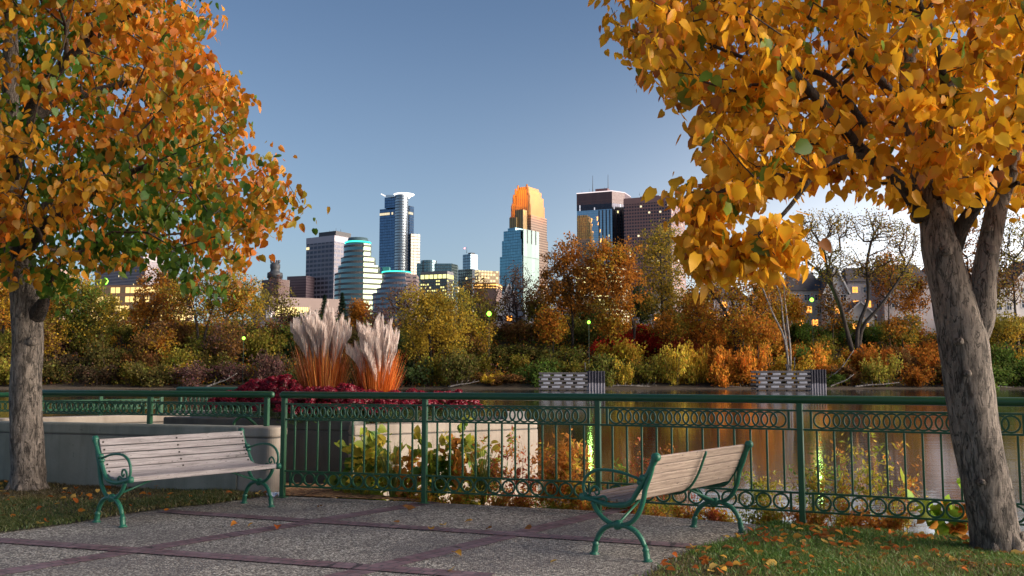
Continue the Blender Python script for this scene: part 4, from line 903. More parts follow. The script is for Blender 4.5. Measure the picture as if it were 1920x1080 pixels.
T_('cottonwood', 'big golden yellow tree right of the plume grass with low pale trunk', 808, 189, [(790, 565, 45, 35), (845, 570, 45, 38), (815, 600, 68, 45), (780, 640, 32, 45), (850, 640, 35, 40)], [YO, YEL, YO, OLV], 330, 26, ls=.36, tr=.38, sig=.55, stems=[[(809, 690, 0), (806, 640, 0), (805, 600, 0), (812, 565, 0)]])
T_('elm', 'dark bare tree right of the big golden yellow tree', 897, 206, [(890, 560, 32, 42), (905, 590, 30, 35)], [BRN, OLV], 190, 6, tr=.4, tip=.045, stems=[[(895, 640, 0), (880, 590, 0), (870, 550, 0)], [(905, 620, 0), (925, 570, 0), (935, 540, 0)]])
T_('elm', 'bare purple brown tree below the blue glass tower', 972, 212, [(972, 545, 42, 48), (950, 580, 30, 30)], [PUR, BRN, PUR], 260, 7, tr=.4, tip=.04, ls=.3)
T_('maple', 'brown orange tree right of the golden crowned tower', 1072, 203, [(1060, 490, 40, 45), (1045, 540, 45, 45), (1085, 550, 40, 45)], [OG2, BRN, OG, OG2], 260, 26, tr=.42, stems=[[(1074, 610, 0), (1070, 560, 0), (1062, 500, 0)], [(1072, 620, 0), (1045, 570, 1), (1030, 530, 1)]])
T_('maple', 'bright orange tree in front of the dark reflective tower', 1185, 200, [(1135, 480, 42, 38), (1175, 500, 35, 42), (1150, 545, 55, 40), (1110, 520, 30, 35)], [OG, OG2, OG, YO], 330, 22, tr=.4, tip=.045, stems=[[(1188, 610, 0), (1165, 560, 0), (1140, 520, 0), (1125, 480, 0)], [(1190, 600, 0), (1180, 550, 1), (1178, 500, 1)]])
T_('cottonwood', 'tall olive yellow tree in front of the brown gridded tower', 1243, 205, [(1240, 455, 45, 42), (1245, 510, 48, 50), (1235, 570, 40, 40)], [OLV, YO, OLV, YO], 330, 16, ls=.4, tr=.4, stems=[[(1243, 610, 0), (1240, 540, 0), (1238, 470, 0)]])
T_('cottonwood', 'wide dark limbed orange tree under the drooping golden branch', 1385, 196, [(1330, 540, 45, 35), (1390, 530, 55, 40), (1440, 550, 35, 45), (1380, 590, 60, 35)], [OG, YO, OG2], 280, 17, tr=.65, tip=.05, stems=[[(1375, 620, 0), (1345, 560, 0), (1310, 530, 0), (1285, 505, 0)], [(1380, 600, 0), (1368, 550, 0), (1350, 500, 0)], [(1395, 610, 0), (1410, 560, 0), (1425, 520, 0)], [(1392, 620, 0), (1420, 595, 0), (1445, 575, 0)]])
T_('birch', 'pale leaning multi stem tree above the right timber fender', 1478, 184, [(1420, 500, 40, 28), (1480, 500, 28, 40), (1450, 560, 28, 28)], [OG, BRN], 120, 3, tr=.34, tip=.03, bark='bark_pale', stems=[[(1472, 640, 0), (1450, 590, 0), (1425, 530, 0), (1400, 490, 0), (1370, 470, 0)], [(1475, 650, 0), (1468, 600, 0), (1462, 550, 0), (1440, 505, 0)], [(1482, 660, 0), (1476, 600, 0), (1470, 540, 0), (1478, 490, 0)]])
T_('maple', 'bright orange tree behind the pale leaning stems', 1448, 207, [(1450, 560, 45, 50), (1430, 620, 50, 38), (1490, 580, 25, 30)], [OG, OG, YO], 260, 30)
T_('cottonwood', 'large dark forked tree with sparse yellow leaves against the bright sky', 1605, 196, [(1525, 430, 40, 38), (1580, 425, 35, 30), (1640, 425, 38, 32), (1690, 445, 38, 38), (1560, 490, 60, 35), (1650, 500, 55, 35), (1700, 510, 28, 30)], [OLV, YO, BRN, OLV], 560, 7, ls=.33, tr=.72, tip=.055, sig=.7,
   stems=[[(1590, 630, 0), (1575, 570, 0), (1553, 515, 0), (1545, 470, 0), (1520, 430, 0)], [(1608, 620, 0), (1628, 560, 1), (1625, 500, 1), (1635, 450, 1), (1650, 420, 1)], [(1615, 620, 0), (1650, 575, -1), (1685, 525, -1), (1710, 480, -1)], [(1590, 625, 0), (1560, 540, 2), (1530, 505, 2), (1500, 480, 2)]])
T_('elm', 'bare winter tree between the two stems of the right foreground tree', 1815, 205, [(1815, 440, 45, 55), (1800, 500, 45, 50), (1840, 520, 40, 45)], [BRN, OG2], 380, 4, tr=.4, tip=.035)
T_('elm', 'bare winter tree at the right edge of the photo', 1905, 200, [(1905, 450, 40, 55), (1900, 520, 42, 50)], [BRN, OLV], 320, 3, tr=.4, tip=.035)
T_('elm', 'bare grey tree between the brown tower and the golden branch', 1318, 240, [(1315, 440, 28, 38)], [BRN], 200, 2, tr=.3, tip=.035)
T_('maple', 'orange leaved tree beside the white townhouses left of the right trunk', 1708, 210, [(1705, 560, 32, 30), (1720, 530, 22, 20)], [OG, BRN], 110, 9, tr=.25)
T_('maple', 'small orange tree with low branches in front of the right trunk gap', 1790, 214, [(1770, 500, 30, 38)], [OG, OG2], 110, 10, tr=.25)
T_('elm', 'thin bare tree above the left green lamp', 520, 214, [(520, 560, 30, 38), (545, 600, 25, 30)], [PUR, OLV], 140, 7, tr=.25)
T_('cottonwood', 'low olive tree just left of the plume grass', 560, 205, [(555, 625, 30, 28), (520, 630, 30, 28)], [OLV, GRN, BRN], 120, 22, tr=.25)
T_('elm', 'dark green tree between the orange trees under the reflective tower', 1203, 216, [(1200, 570, 22, 38)], [DKG, DKG], 90, 34, tr=.25)
T_('maple', 'low orange tree left of the green roofed lamp in the middle', 1010, 210, [(1005, 575, 32, 30)], [BRN, OLV], 110, 16, tr=.25)
T_('cottonwood', 'olive tree behind the big orange tree left of the tall olive one', 1100, 222, [(1100, 590, 40, 30)], [OLV, BRN, GRN], 120, 24, tr=.25)
T_('cottonwood', 'olive tree at the foot of the brown gridded tower', 1290, 222, [(1290, 580, 40, 38)], [OLV, YO, BRN], 140, 24, tr=.25)
# ---------------------------------------------------------------- shrubs
def shrub_mesh(seed, vine=False):
    r = np.random.default_rng(seed); V = []; n = 2600; P = []
    for i in range(9):
        c = np.array([r.uniform(-.62, .62), r.uniform(-.5, .5), r.uniform(.12, .72)]); m = n//9; q = r.normal(size=(m, 3)); q /= np.linalg.norm(q, axis=1)[:, None]
        P.append(c+q*(r.random(m)**.55)[:, None]*np.array([.38, .38, .34])*r.uniform(.5, 1.2))
    for i in range(26):
        a0 = r.uniform(0, 6.28); tt = r.random(24)[:, None]**.7; L_ = r.uniform(.5, 1.05); P.append(np.array([math.cos(a0)*L_*.85, math.sin(a0)*L_*.85, 0])*tt+np.array([0, 0, 1.])*(1.5*tt-r.uniform(.5, 1.1)*tt**2)*L_*.9+r.normal(0, .035, (24, 3)))
    P = np.concatenate(P); P[:, 2] = np.abs(P[:, 2]); P *= (1+.12*noise3(P, 4, seed))[:, None]
    c = np.full((len(P), 3), 1.)*r.uniform(.45, 1.55, len(P))[:, None]*(1+.32*noise3(P, 3, seed+4))[:, None]*(1+r.normal(0, .12, (len(P), 3)))
    v, f, t = scatter(P, rot_rand(len(P)), .068*r.uniform(.5, 1.4, len(P)), QUAD_V, QUAD_F, np.clip(c, .05, 3)); A = mesh_np('foliage', v, f, False, t); A.materials.append(M['shrub'])
    S_ = []; 
    for i in range(22):
        e_ = P[r.integers(0, len(P))]*1.05; t_ = np.linspace(0, 1, 4)[:, None]; S_.append(np.array([e_[0]*.4, e_[1]*.4, -.05])*(1-t_)+e_*t_+np.array([0, 0, .1])*np.sin(t_*3.1))
    S_ = np.array(S_); V, Fq = frustums(S_[:, :-1].reshape(-1, 3), S_[:, 1:].reshape(-1, 3), np.full(66, .011), np.full(66, .007), 4); Bm = mesh_np('stems', V, Fq); Bm.materials.append(M['far_twig'])
    return A, Bm
SH = [shrub_mesh(s) for s in range(7)]
LMK = [(-20, 'left of the left trunk'), (45, 'behind the left trunk'), (110, 'just right of the left trunk'), (175, 'below the green yellow tree'), (240, 'left of the rust orange tree'), (305, 'below the rust orange tree'), (370, 'below the large limbed yellow tree'), (430, 'near the left green lamp'), (495, 'above the leftmost red flowers'), (560, 'left of the larger plume grass'), (625, 'behind the larger plume grass'), (690, 'behind the smaller plume grass'), (750, 'right of the smaller plume grass'), (815, 'under the big golden tree'), (880, 'right of the big golden tree'), (945, 'left of the left timber fender'), (1010, 'above the left timber fender'), (1075, 'above the left steel piling'), (1140, 'just right of the left steel piling'), (1205, 'below the red leaved bushes'), (1270, 'in the middle between the fenders'), (1335, 'right of the middle yellow vines'), (1400, 'left of the right timber fender'), (1465, 'above the right timber fender'), (1530, 'right of the pale leaning stems'), (1595, 'below the dark forked tree'), (1655, 'right of the dark forked tree'), (1720, 'left of the right trunk'), (1785, 'at the right trunk\'s left edge'), (1850, 'behind the right trunk'), (1915, 'at the right edge of the photo')]
def zonecol(px, row):
    r = random.random()
    if px < 520: pal = [BRN, OLV, PUR, (.12, .1, .03), (.1, .07, .04)] if row < 2 else [OLV, BRN, (.16, .15, .03), YO, PUR]
    elif px < 760: pal = [DKG, (.1, .08, .03), PUR, DKG]
    elif px < 1000: pal = [(.16, .14, .03), BRN, OLV, (.12, .11, .03)]
    elif px < 1150: pal = [OLV, (.13, .13, .03), GRN, BRN]
    elif px < 1240: pal = [YO, YEL, OLV] if row < 2 else [RDD, RDD]
    elif px < 1310: pal = [YEL, YO] if row < 2 else [(.35, .08, .03), OG2]
    elif px < 1480: pal = [OG, OG2, OG] if row > 0 else [OG, YO, OG]
    elif px < 1560: pal = [GRN, OG, BRN] if row < 2 else [OLV, GRN]
    else: pal = [YO, OLV, GRN, BRN, OG2]
    return random.choice(pal)
def cname(c):
    return {OG: 'orange', YO: 'golden yellow', OLV: 'olive', GRN: 'green', BRN: 'brown', RDD: 'deep red', OG2: 'rust', YEL: 'bright yellow', DKG: 'dark green', PUR: 'purple brown'}.get(c, 'dull olive brown' if c[0] > .11 else 'dark brown')
rows = [(186.5, 'on the waterline', 5.6, 5.2), (194, 'low on the bank', 5.6, 5.6), (202, 'halfway up the bank', 5.6, 5.4), (210, 'high on the bank', 5.4, 5.0), (217, 'along the top of the bank', 5.6, 4.4)]
i = 0
for ri, (D, rl, w, h) in enumerate(rows):
    for (lx, lt) in LMK:
        px = lx+random.uniform(-16, 16)+(ri % 2)*25; DD = D+random.uniform(-2, 2); x = (px-960)/F*DD; z = float(height(x, DD))-.2; c = zonecol(px, ri)
        e = empty('shrub', (x, DD, z), f'{cname(c)} shrub {rl}, {lt}', 'shrub', 'shrubs on the far bank', rz=random.uniform(0, 6.28))
        s = random.uniform(.8, 1.2); hh = h*random.uniform(.6, 1.5); e.scale = (w*s, w*s, hh); v = random.uniform(.7, 1.15)
        for me_ in SH[i % 7]: o = link(me_.name.split('.')[0], me_, None, e); o.color = (c[0]*v, c[1]*v, c[2]*v, 1)
        i += 1
# hanging yellow vines / specials in the middle
for (px, D, w, h, c, lb) in [(1168, 184.5, 3.4, 6.2, YEL, 'yellow vine covered bush overhanging the water right of the left fender'), (1262, 184.5, 4.6, 9.2, YEL, 'tall bright yellow vine mass reaching the water in the middle'), (1300, 185, 3.6, 9.6, YO, 'golden vine mass beside the tall bright yellow one'), (1355, 184.5, 5, 8.4, OG, 'tall orange bush reaching the water right of the yellow vines'), (1405, 184.5, 4.6, 9.2, OG, 'tallest orange bush left of the right timber fender'), (1232, 203, 5.2, 6.0, RDD, 'bright red bush in the middle of the bank'), (1195, 206, 4, 5.6, RDD, 'smaller red bush left of the bright red one'), (1540, 190, 4, 5, OG, 'orange bush right of the right steel piling'), (1495, 190.5, 3.6, 8, GRN, 'dark green bush behind the pale leaning stems'), (335, 190, 5, 4.6, YO, 'yellow bush above the mud below the large limbed tree'), (925, 185.2, 3.6, 3.4, YO, 'yellow bush on the waterline right of the big golden tree')]:
    x = (px-960)/F*D; e = empty('shrub', (x, D, float(height(x, D))-.3), lb, 'shrub', 'shrubs on the far bank', rz=px); e.scale = (w, w*.8, h)
    for me_ in SH[int(px) % 7]: o = link(me_.name.split('.')[0], me_, None, e); o.color = (*[k*1.1 for k in c], 1)
# distant wood between bank and city
n = 60000; X = rng.uniform(-230, 230, n); Y = rng.uniform(245, 330, n); Zt = 15.5+3.2*noise3(np.stack([X, Y*.4, X*0], 1), .12, 4)+1.2*noise3(np.stack([X, Y, X*0], 1), .5, 9)
P = np.stack([X, Y, 8+(Zt-8)*rng.random(n)**.4], 1); c = palette(P, [BRN, PUR, OLV, DKG, BRN, OG2], 5, .12, .4); v, f, t = scatter(P, rot_rand(n), rng.uniform(.5, 1.1, n), QUAD_V, QUAD_F, c)
tag(link('distant_wood', mesh_np('distant_wood', v, f, False, t), M['far_leaf']), 'brown and olive mass of far trees between the bank and the city', 'woodland', kind='stuff')
n = 90000; X = rng.uniform(-125, 130, n); Y = 184.5+36*rng.random(n)**.8; g0 = height(X, Y); P = np.stack([X, Y, g0+np.abs(rng.normal(0, 1.0, n))*(1.4+1.6*noise3(np.stack([X, Y, X*0], 1), .22, 21))], 1)
c = palette(P, [BRN, OLV, PUR, (.16, .15, .03), OG2, GRN, YO], 15, .09, .45); v, f, t = scatter(P, rot_rand(n), rng.uniform(.18, .5, n), QUAD_V, QUAD_F, c)
tag(link('undergrowth', mesh_np('undergrowth', v, f, False, t), M['far_leaf']), 'tangled brown and olive undergrowth covering the far bank', 'undergrowth', kind='stuff')
# driftwood
for k, (px, D, L, a, lb) in enumerate([(1640, 183, 9, .1, 'long pale driftwood log on the mud right of the right fender'), (1575, 182.5, 5, .5, 'pale fallen branch leaning into the water right of the right fender'), (1888, 182.8, 8, -.1, 'bleached driftwood at the right edge of the photo'), (1165, 182.8, 7, .05, 'grey driftwood on the mud right of the left fender'), (1380, 182.7, 8, -.06, 'grey driftwood on the mud left of the right fender'), (870, 183, 6, .2, 'driftwood branch under the big golden tree'), (418, 183.2, 6, .45, 'leaning dead branch left of the red flowers'), (1215, 182.9, 6, -.05, 'thin driftwood on the mud in the middle'), (1562, 186, 8, .9, 'bleached dead trunk propped up right of the right steel piling')]):
    x = (px-960)/F*D; b = MB(); P = smooth_path([(-L/2, 0, 0), (-L/6, .1, .2+a*L*.2), (L/6, -.1, .1+a*L*.5), (L/2, .1, a*L)], 4); b.loft(P, np.linspace(.2, .06, len(P)), 7, noise=.08)
    for q in range(4):
        p = P[3+q*2]; b.loft([p, p+np.array([rng.uniform(-.5, 1), rng.uniform(-.3, .3), rng.uniform(.4, 1.1)])], [.06, .015], 5)
    tag(b.build('driftwood', M['bark_pale'], None, (x, D, -1.05)), lb, 'driftwood', 'driftwood along the far shore')
# ---------------------------------------------------------------- timber fenders
M['timber'] = plain('weathered_timber', (.075, .068, .072), .85, var=.35, sc=1.5)
M['white_block'] = plain('white_block', (.27, .28, .33), .7, var=.2); 
t = NT('sheet_steel'); z = t('SeparateXYZ', {0: t.pos()}).outputs[2]; n = t.noise(t.scale(t.pos(), (1, 1, .3)), 1.5, 5)
c = t.mix(t.ramp(t.math('ADD', z, t.math('MULTIPLY', n, .5)), [(-0.0, (.34, .31, .34)), (.05, (.06, .055, .07))]), (0, 0, 0), (0, 0, 0))
c = t.mix(t.math('GREATER_THAN', t.math('ADD', z, t.math('MULTIPLY', n, .9)), .35), (.3, .28, .31), (.06, .055, .07)); t.pbr(c, .7); M['steel'] = t.m
def fender(px0, px1, ps, D, ytop, label):
    x0, x1, xs_ = [(p-960)/F*D for p in (px0, px1, ps)]; top = at(px0, ytop, D)[2]; e = empty('timber_fender', (x0, D, -1.5), label, 'fender', 'timber fenders in the river'); L = x1-x0; H = top+1.5
    for k in range(5):
        b = MB(); z = H-.3-k*(H-.45)/4.4; b.beam((-.2, 0, z), (L+.25, 0, z), .35, .36, .04); b.beam((-.1, 3.2, z), (L, 3.2, z), .35, .36, .04); b.build('timber', M['timber'], e)
        if k < 4:
            zz = z-(H-.45)/8.8
            for q in range(4): b = MB(); b.box((0, 0, 0), (1.15+.2*(q % 2), .3, .34), bev=.02); b.build('spacer_block', M['white_block'], e, (L*(.1+.25*q)+(.0 if k % 2 else .35), 0.0, zz))
    for q in range(6): b = MB(); b.loft([(L*(.03+.188*q), .5, 0), (L*(.03+.188*q), .5, H-.1)], .17, 8); b.build('pile', M['timber'], e)
    b = MB(); W_ = xs_-x1; n = 12; pts = []
    for q in range(n): pts += [(L+.3+W_*q/n, (0 if q % 2 else .35)), (L+.3+W_*(q+.7)/n, (0 if q % 2 else .35))]
    pts += [(L+.3+W_, 3.4), (L+.3, 3.4)]; b.prism(pts, 0, H+.12); b.build('sheet_piling', M['steel'], e)
fender(1012, 1098, 1131, 163, 697, 'left timber fender with white blocks and dark sheet piling in the river')
fender(1416, 1514, 1544, 161, 694, 'right timber fender with white blocks below the pale leaning tree')
def pole(px, D, y0, y1, r, label, name='marker_pole'):
    p0, p1 = at(px, y0, D), at(px, y1, D); b = MB(); b.loft([(0, 0, 0), (0, 0, p1[2]-p0[2])], r, 8); b.box((0, 0, p1[2]-p0[2]-.2), (r*3, r*3, .4), bev=.02); tag(b.build(name, M['timber'], None, p0), label, 'pole')
pole(1476, 162.5, 694, 683, .18, 'short white topped post standing on the right timber fender')
pole(1490, 162.6, 692, 670, .08, 'thin marker pole with a small cap on the right fender')
pole(1097, 164, 696, 680, .07, 'thin pole rising behind the left timber fender')
pole(1477, 188, 690, 595, .06, 'tall thin pole beside the pale leaning stems')
# ---------------------------------------------------------------- lamps
M['lamp_green'] = glow('green_lamp', (.25, 1, .05), 1.5); M['lamp_pole'] = plain('lamp_pole', (.012, .02, .018), .6)
def lamp(px, py, D, label, r=.32, en=60, base=None):
    p = at(px, py, D); z = float(height(p[0], D)); e = empty('street_lamp', (p[0], D, z), label, 'street lamp', 'green street lamps on the far bank'); h = p[2]-z
    b = MB(); b.loft([(0, 0, -.2), (0, 0, .4), (0, 0, .45), (0, 0, h-r)], np.array([.14, .14, .06, .05]), 10); b.build('pole', M['lamp_pole'], e)
    b = MB(); b.loft([(0, 0, h-r), (0, 0, h-r*.7), (0, 0, h), (0, 0, h+r*.6), (0, 0, h+r)], np.array([.3, .75, 1, .7, .2])*r, 14); b.build('globe', M['lamp_green'], e)
    b = MB(); b.loft([(0, 0, h+r*1.02), (0, 0, h+r*1.2), (0, 0, h+r*1.5)], np.array([.6, .35, .06])*r, 10); b.build('cap', M['lamp_pole'], e)
    ld = bpy.data.lights.new('lamp_light', 'POINT'); ld.energy = en; ld.color = (.5, 1, .2); ld.shadow_soft_size = r; lo = bpy.data.objects.new('lamp_light', ld); COL.objects.link(lo); lo.location = p-np.array([0, 2.0, 0])
lamp(457, 634, 184.5, 'green glowing lamp left of the plume grass')
lamp(917, 588, 193, 'green glowing lamp on a tall post right of the big golden tree', .5)
lamp(1104, 604, 184.5, 'green glowing lamp above the left steel piling')
lamp(1522, 562, 200, 'green glowing lamp in front of the lit townhouse', .42, 120)
lamp(197, 527, 205, 'yellow green lamp glowing in the tree right of the left trunk', .7)
# ---------------------------------------------------------------- houses on the far bank
M['siding'] = plain('siding', (.42, .39, .42), .8, var=.1, sc=.6); M['siding_pale'] = plain('pale_siding', (.6, .57, .57), .8, var=.08, sc=.6)
M['roof'] = plain('shingle_roof', (.075, .065, .07), .9, var=.3, sc=1.2, bump=.4); M['trim'] = plain('white_trim', (.7, .68, .68), .6)
M['pane'] = plain('window_glass', (.05, .06, .09), .12, .3); M['pane_lit'] = glow('lit_window', (1, .36, .06), .6); M['pane_amber'] = glow('amber_window', (1, .6, .2), .4)
def house(label, px0, px1, ybase, yeave, yridge, D, mat='siding', gable=True, wins=[], lit=(), chim=None, depth=10, dormers=()):
    sc = D/F; x0, x1 = (px0-960)*sc, (px1-960)*sc; ze = at(px0, yeave, D)[2]; zr = at(px0, yridge, D)[2]; z0 = float(height((x0+x1)/2, D))-1
    e = empty('townhouse', (x0, D, z0), label, 'house', 'townhouses across the river'); Wd = x1-x0; he = ze-z0; hr = zr-z0
    b = MB()
    if gable:
        b.add([(0, 0, 0), (Wd, 0, 0), (Wd, 0, he), (Wd/2, 0, hr-.15), (0, 0, he)], [(0, 1, 2, 3, 4)]); b.add([(0, depth, 0), (Wd, depth, 0), (Wd, depth, he), (Wd/2, depth, hr-.15), (0, depth, he)], [(4, 3, 2, 1, 0)])
        b.add([(0, 0, 0), (0, depth, 0), (0, depth, he), (0, 0, he)], [(3, 2, 1, 0)]); b.add([(Wd, 0, 0), (Wd, depth, 0), (Wd, depth, he), (Wd, 0, he)], [(0, 1, 2, 3)])
    else: b.box((Wd/2, depth/2, he/2), (Wd, depth, he))
    b.build('wall', M[mat], e)
    b = MB(); o = .45; t = .25
    if gable:
        s = (hr-he)/(Wd/2)
        for sg in (0, 1):
            xa, xb = (-o, Wd/2) if sg == 0 else (Wd+o, Wd/2); za, zb = he-o*s, hr
            V = [(xa, -o, za), (xb, -o, zb), (xb, depth+o, zb), (xa, depth+o, za)]; b.add(V+[(p[0], p[1], p[2]+t) for p in V], [(3, 2, 1, 0), (4, 5, 6, 7), (0, 1, 5, 4), (1, 2, 6, 5), (2, 3, 7, 6), (3, 0, 4, 7)])
    else:
        V = [(-o, -o, he+.01), (Wd+o, -o, he+.01), (Wd+o, depth+o, he+.01), (-o, depth+o, he+.01), (1.2, depth/2, hr), (Wd-1.2, depth/2, hr)]
        b.add(V, [(3, 2, 1, 0), (0, 1, 5, 4), (1, 2, 5), (2, 3, 4, 5), (3, 0, 4)])
    rf = b.build('roof', M['roof'], e)
    if gable:
        b = MB()
        b.beam((-o, -o-.06, he-o*s+.05), (Wd/2, -o-.06, hr+.05), .1, .34); b.beam((Wd+o, -o-.06, he-o*s+.05), (Wd/2, -o-.06, hr+.05), .1, .34); b.build('trim', M['trim'], e)
    if chim: 
        b = MB(); b.box((Wd*chim, depth*.45, hr-.2), (1.3, 1.1, 2.6), bev=.03); b.box((Wd*chim, depth*.45, hr+1.15), (1.5, 1.3, .2)); b.build('chimney', M['trim'], rf)
    for k, (fx, fy, w, h) in enumerate(wins):
        f = MB(); z = he*fy; x = Wd*fx
        for (cx, cz, ww, hh) in ((x-w/2, z, .12, h+.12), (x+w/2, z, .12, h+.12), (x, z+h/2, w, .12), (x, z-h/2, w, .14), (x, z, .07, h), (x, z+h*.1, w, .07)): f.box((cx, -.06, cz), (ww, .14, hh))
        fr = f.build('window', M['trim'], e); g = MB(); g.box((x, -.03, z), (w, .04, h)); g.build('pane', M['pane_lit'] if k in lit else M['pane'], fr)
std = [(.2, .86, 1.4, 1.5), (.5, .86, 1.4, 1.5), (.8, .86, 1.4, 1.5), (.22, .62, 1.5, 1.7), (.55, .62, 1.5, 1.7), (.84, .62, 1.2, 1.7), (.3, .36, 1.6, 1.6), (.7, .36, 1.6, 1.6)]
house('grey townhouse with lit orange windows behind the green lamp at right', 1482, 1548, 612, 545, 508, 222, 'siding', False, std, (3, 4, 6, 7), .55)
house('gabled townhouse with white trim left of the dark forked tree', 1548, 1592, 612, 545, 500, 219, 'siding_pale', True, std[:5], (4,), None)
house('long townhouse with lit windows seen through the dark forked tree', 1592, 1660, 612, 528, 498, 222, 'siding', False, std, (0, 3, 4), .7)
house('small glowing gable house behind the stems of the dark forked tree', 1588, 1640, 612, 590, 566, 216, 'siding_pale', True, [(.3, .6, 1.3, 1.4), (.7, .6, 1.3, 1.4)], (0, 1))
house('wide grey townhouse with large dark windows left of the right trunk', 1660, 1748, 612, 528, 492, 220, 'siding', False, std+[(.5, .36, 2.4, 2.2)], (), .15)
house('townhouse hidden mostly behind the right trunk', 1748, 1830, 612, 520, 478, 222, 'siding', True, std, (), None)
house('pale townhouse right of the right trunk', 1838, 1905, 612, 535, 495, 220, 'siding_pale', False, std, (), .8)
house('pale gabled townhouse at the right edge of the photo', 1905, 1990, 612, 530, 486, 223, 'siding_pale', True, std, (), None)
house('white gabled townhouse below the blue glass tower, left one', 925, 985, 612, 590, 532, 232, 'siding_pale', True, std[:3]+std[6:], (1,))
house('white gabled townhouse right of the left gabled one in the middle', 985, 1035, 612, 585, 540, 229, 'siding_pale', True, std[:3], ())
house('blue grey gabled townhouse below the brown orange tree', 1040, 1082, 612, 575, 545, 230, 'siding', True, std[:3], ())
house('pale gabled house behind the bright orange tree', 1084, 1128, 612, 580, 548, 228, 'siding', True, std[:3], ())
house('pale house with one red lit window below the tall olive tree', 1195, 1262, 612, 568, 545, 230, 'siding_pale', False, std[:6], (4,))
house('dark house with lit orange windows under the wide limbed tree', 1318, 1402, 612, 560, 535, 226, 'siding', False, std, (1, 3, 4, 6))
house('townhouse with amber windows behind the pale leaning stems', 1412, 1476, 612, 565, 535, 226, 'siding', True, std, (3, 4, 6, 7))
house('small dark roofed house with white eaves left of the spruces', 488, 548, 625, 607, 590, 232, 'siding', False, std[:3], (), .12)
# ---------------------------------------------------------------- skyline
def corners(px0, pxc, px1, D, th):
    k0, kc, k1 = [(p-960)/F for p in (px0, pxc, px1)]; C_ = np.array([kc*D, D]); c, s = math.cos(th), math.sin(th)
    sl = (C_[0]-k0*D)/(c+k0*s); tr = (k1*D-C_[0])/(s-k1*c)
    L_ = C_+sl*np.array([-c, s]); R_ = C_+tr*np.array([s, c]); return L_, C_, R_, L_+R_-C_
def inset(c4, f0, f1, g0=0, g1=1):
    L_, C_, R_, B_ = c4; u = R_-C_; w = L_-C_
    return [C_+w*f1+u*g0, C_+w*f0+u*g0, C_+w*f0+u*g1, C_+w*f1+u*g1]
def zz(py, D): return float(at(960, py, D)[2])
def bl(e, name, pts, z0, z1, mat, parent=None):
    o = np.array([e.location[0], e.location[1]]); b = MB(); p = [q-o for q in pts]
    ar = sum(p[i][0]*p[(i+1) % len(p)][1]-p[(i+1) % len(p)][0]*p[i][1] for i in range(len(p)))
    if ar < 0: p = p[::-1]
    b.prism(p, z0, z1); return b.build(name, mat, parent or e)
def rect(c4): return [c4[0], c4[1], c4[2], c4[3]]
def bldg(label, c, cat='building', name='office_tower'): return empty(name, (c[0], c[1], 0), label, cat, 'downtown skyline')
M['dark_metal'] = plain('dark_metal', (.035, .035, .045), .5); M['red_lamp'] = glow('red_beacon', (1, .1, .1), 6)
def antennas(e, pts, z, hs, r=.5):
    b = MB(); o = np.array([e.location[0], e.location[1]])
    for p, h in zip(pts, hs): q = p-o; b.loft([(q[0], q[1], z), (q[0], q[1], z+h*.5), (q[0], q[1], z+h)], [r, r*.6, r*.3], 5)
    b.build('antenna', M['dark_metal'], e)
def arc(c4, mid=None): pass
# B0/B1
D = 1100; c4 = corners(-60, 24, 34, D, R(20)); e = bldg('dark brick tower with lit windows at the left edge', c4[1])
bl(e, 'wall', rect(c4), 0, zz(468, D), facade('brick_lit', (.16, .07, .08), (.03, .03, .06), 3.4, 3, .5, .5, .35, (1, .6, .2), 1.5, rowlit=.15))
D = 1150; c4 = corners(174, 268, 322, D, R(30)); e = bldg('pale office block with vertical windows behind the left tree', c4[1], name='office_block')
fB1 = facade('pale_grid', (.42, .36, .4), (.1, .09, .12), 4.0, 2.2, .62, .55, .02, (1, .8, .4), 1, metal=.2)
bl(e, 'wall', rect(c4), 0, zz(489, D), fB1); bl(e, 'penthouse', inset(c4, .1, .62, .1, .8), zz(489, D)+.02, zz(474, D), plain('pale_pent', (.42, .37, .4), .8)); bl(e, 'parapet', inset(c4, -.005, 1.005, -.005, 1.005), zz(489, D)+.03, zz(486, D), plain('pale_par', (.45, .4, .42), .8))
D = 700; c4 = corners(150, 345, 362, D, R(8)); e = bldg('low building with amber glowing glass wall behind the left bank trees', c4[1], name='office_block')
bl(e, 'wall', rect(c4), 0, zz(533, D), facade('amber_hall', (.45, .26, .15), (.3, .2, .1), 7, 4, .62, .85, .65, (1, .68, .22), .9, metal=.1))
D = 900; c4 = corners(62, 108, 140, D, R(30)); e = bldg('low pinkish block right of the left trunk', c4[1], name='office_block'); bl(e, 'wall', rect(c4), 0, zz(505, D), plain('pink_conc', (.36, .24, .22), .8))
# B2 courthouse-like
D = 1250; c4 = corners(488, 520, 541, D, R(32)); e = bldg('brown block topped by a dark stepped round tower', c4[1], name='courthouse')
bl(e, 'wall', rect(c4), 0, zz(523, D), facade('courthouse_w', (.2, .12, .11), (.12, .08, .08), 60, 2.6, .9, .35, .03, (1, .7, .3), .8, metal=0))
cx = (c4[1]+c4[3])/2-c4[1]; cx = cx+np.array([0, 0]); b = MB(); zs = [523, 519, 519, 512, 509, 509, 503, 500, 493, 493, 490]; rs = [9, 9, 10.5, 10.5, 10, 7, 6, 6.8, 6.8, 5, 5]
b.loft([(cx[0]-1, cx[1], zz(z_, D)+i*.01) for i, z_ in enumerate(zs)], np.array(rs)*1.0, 16); b.build('tower', plain('dark_copper', (.04, .045, .055), .6), e)
b = MB()
for dx in (-5, -1.5, 2, 5): b.loft([(cx[0]-1+dx, cx[1], zz(491, D)), (cx[0]-1+dx*1.15, cx[1], zz(485, D))], [1.3, 1.6], 7)
b.build('chimney_pot', plain('pot', (.1, .09, .1), .7), e)
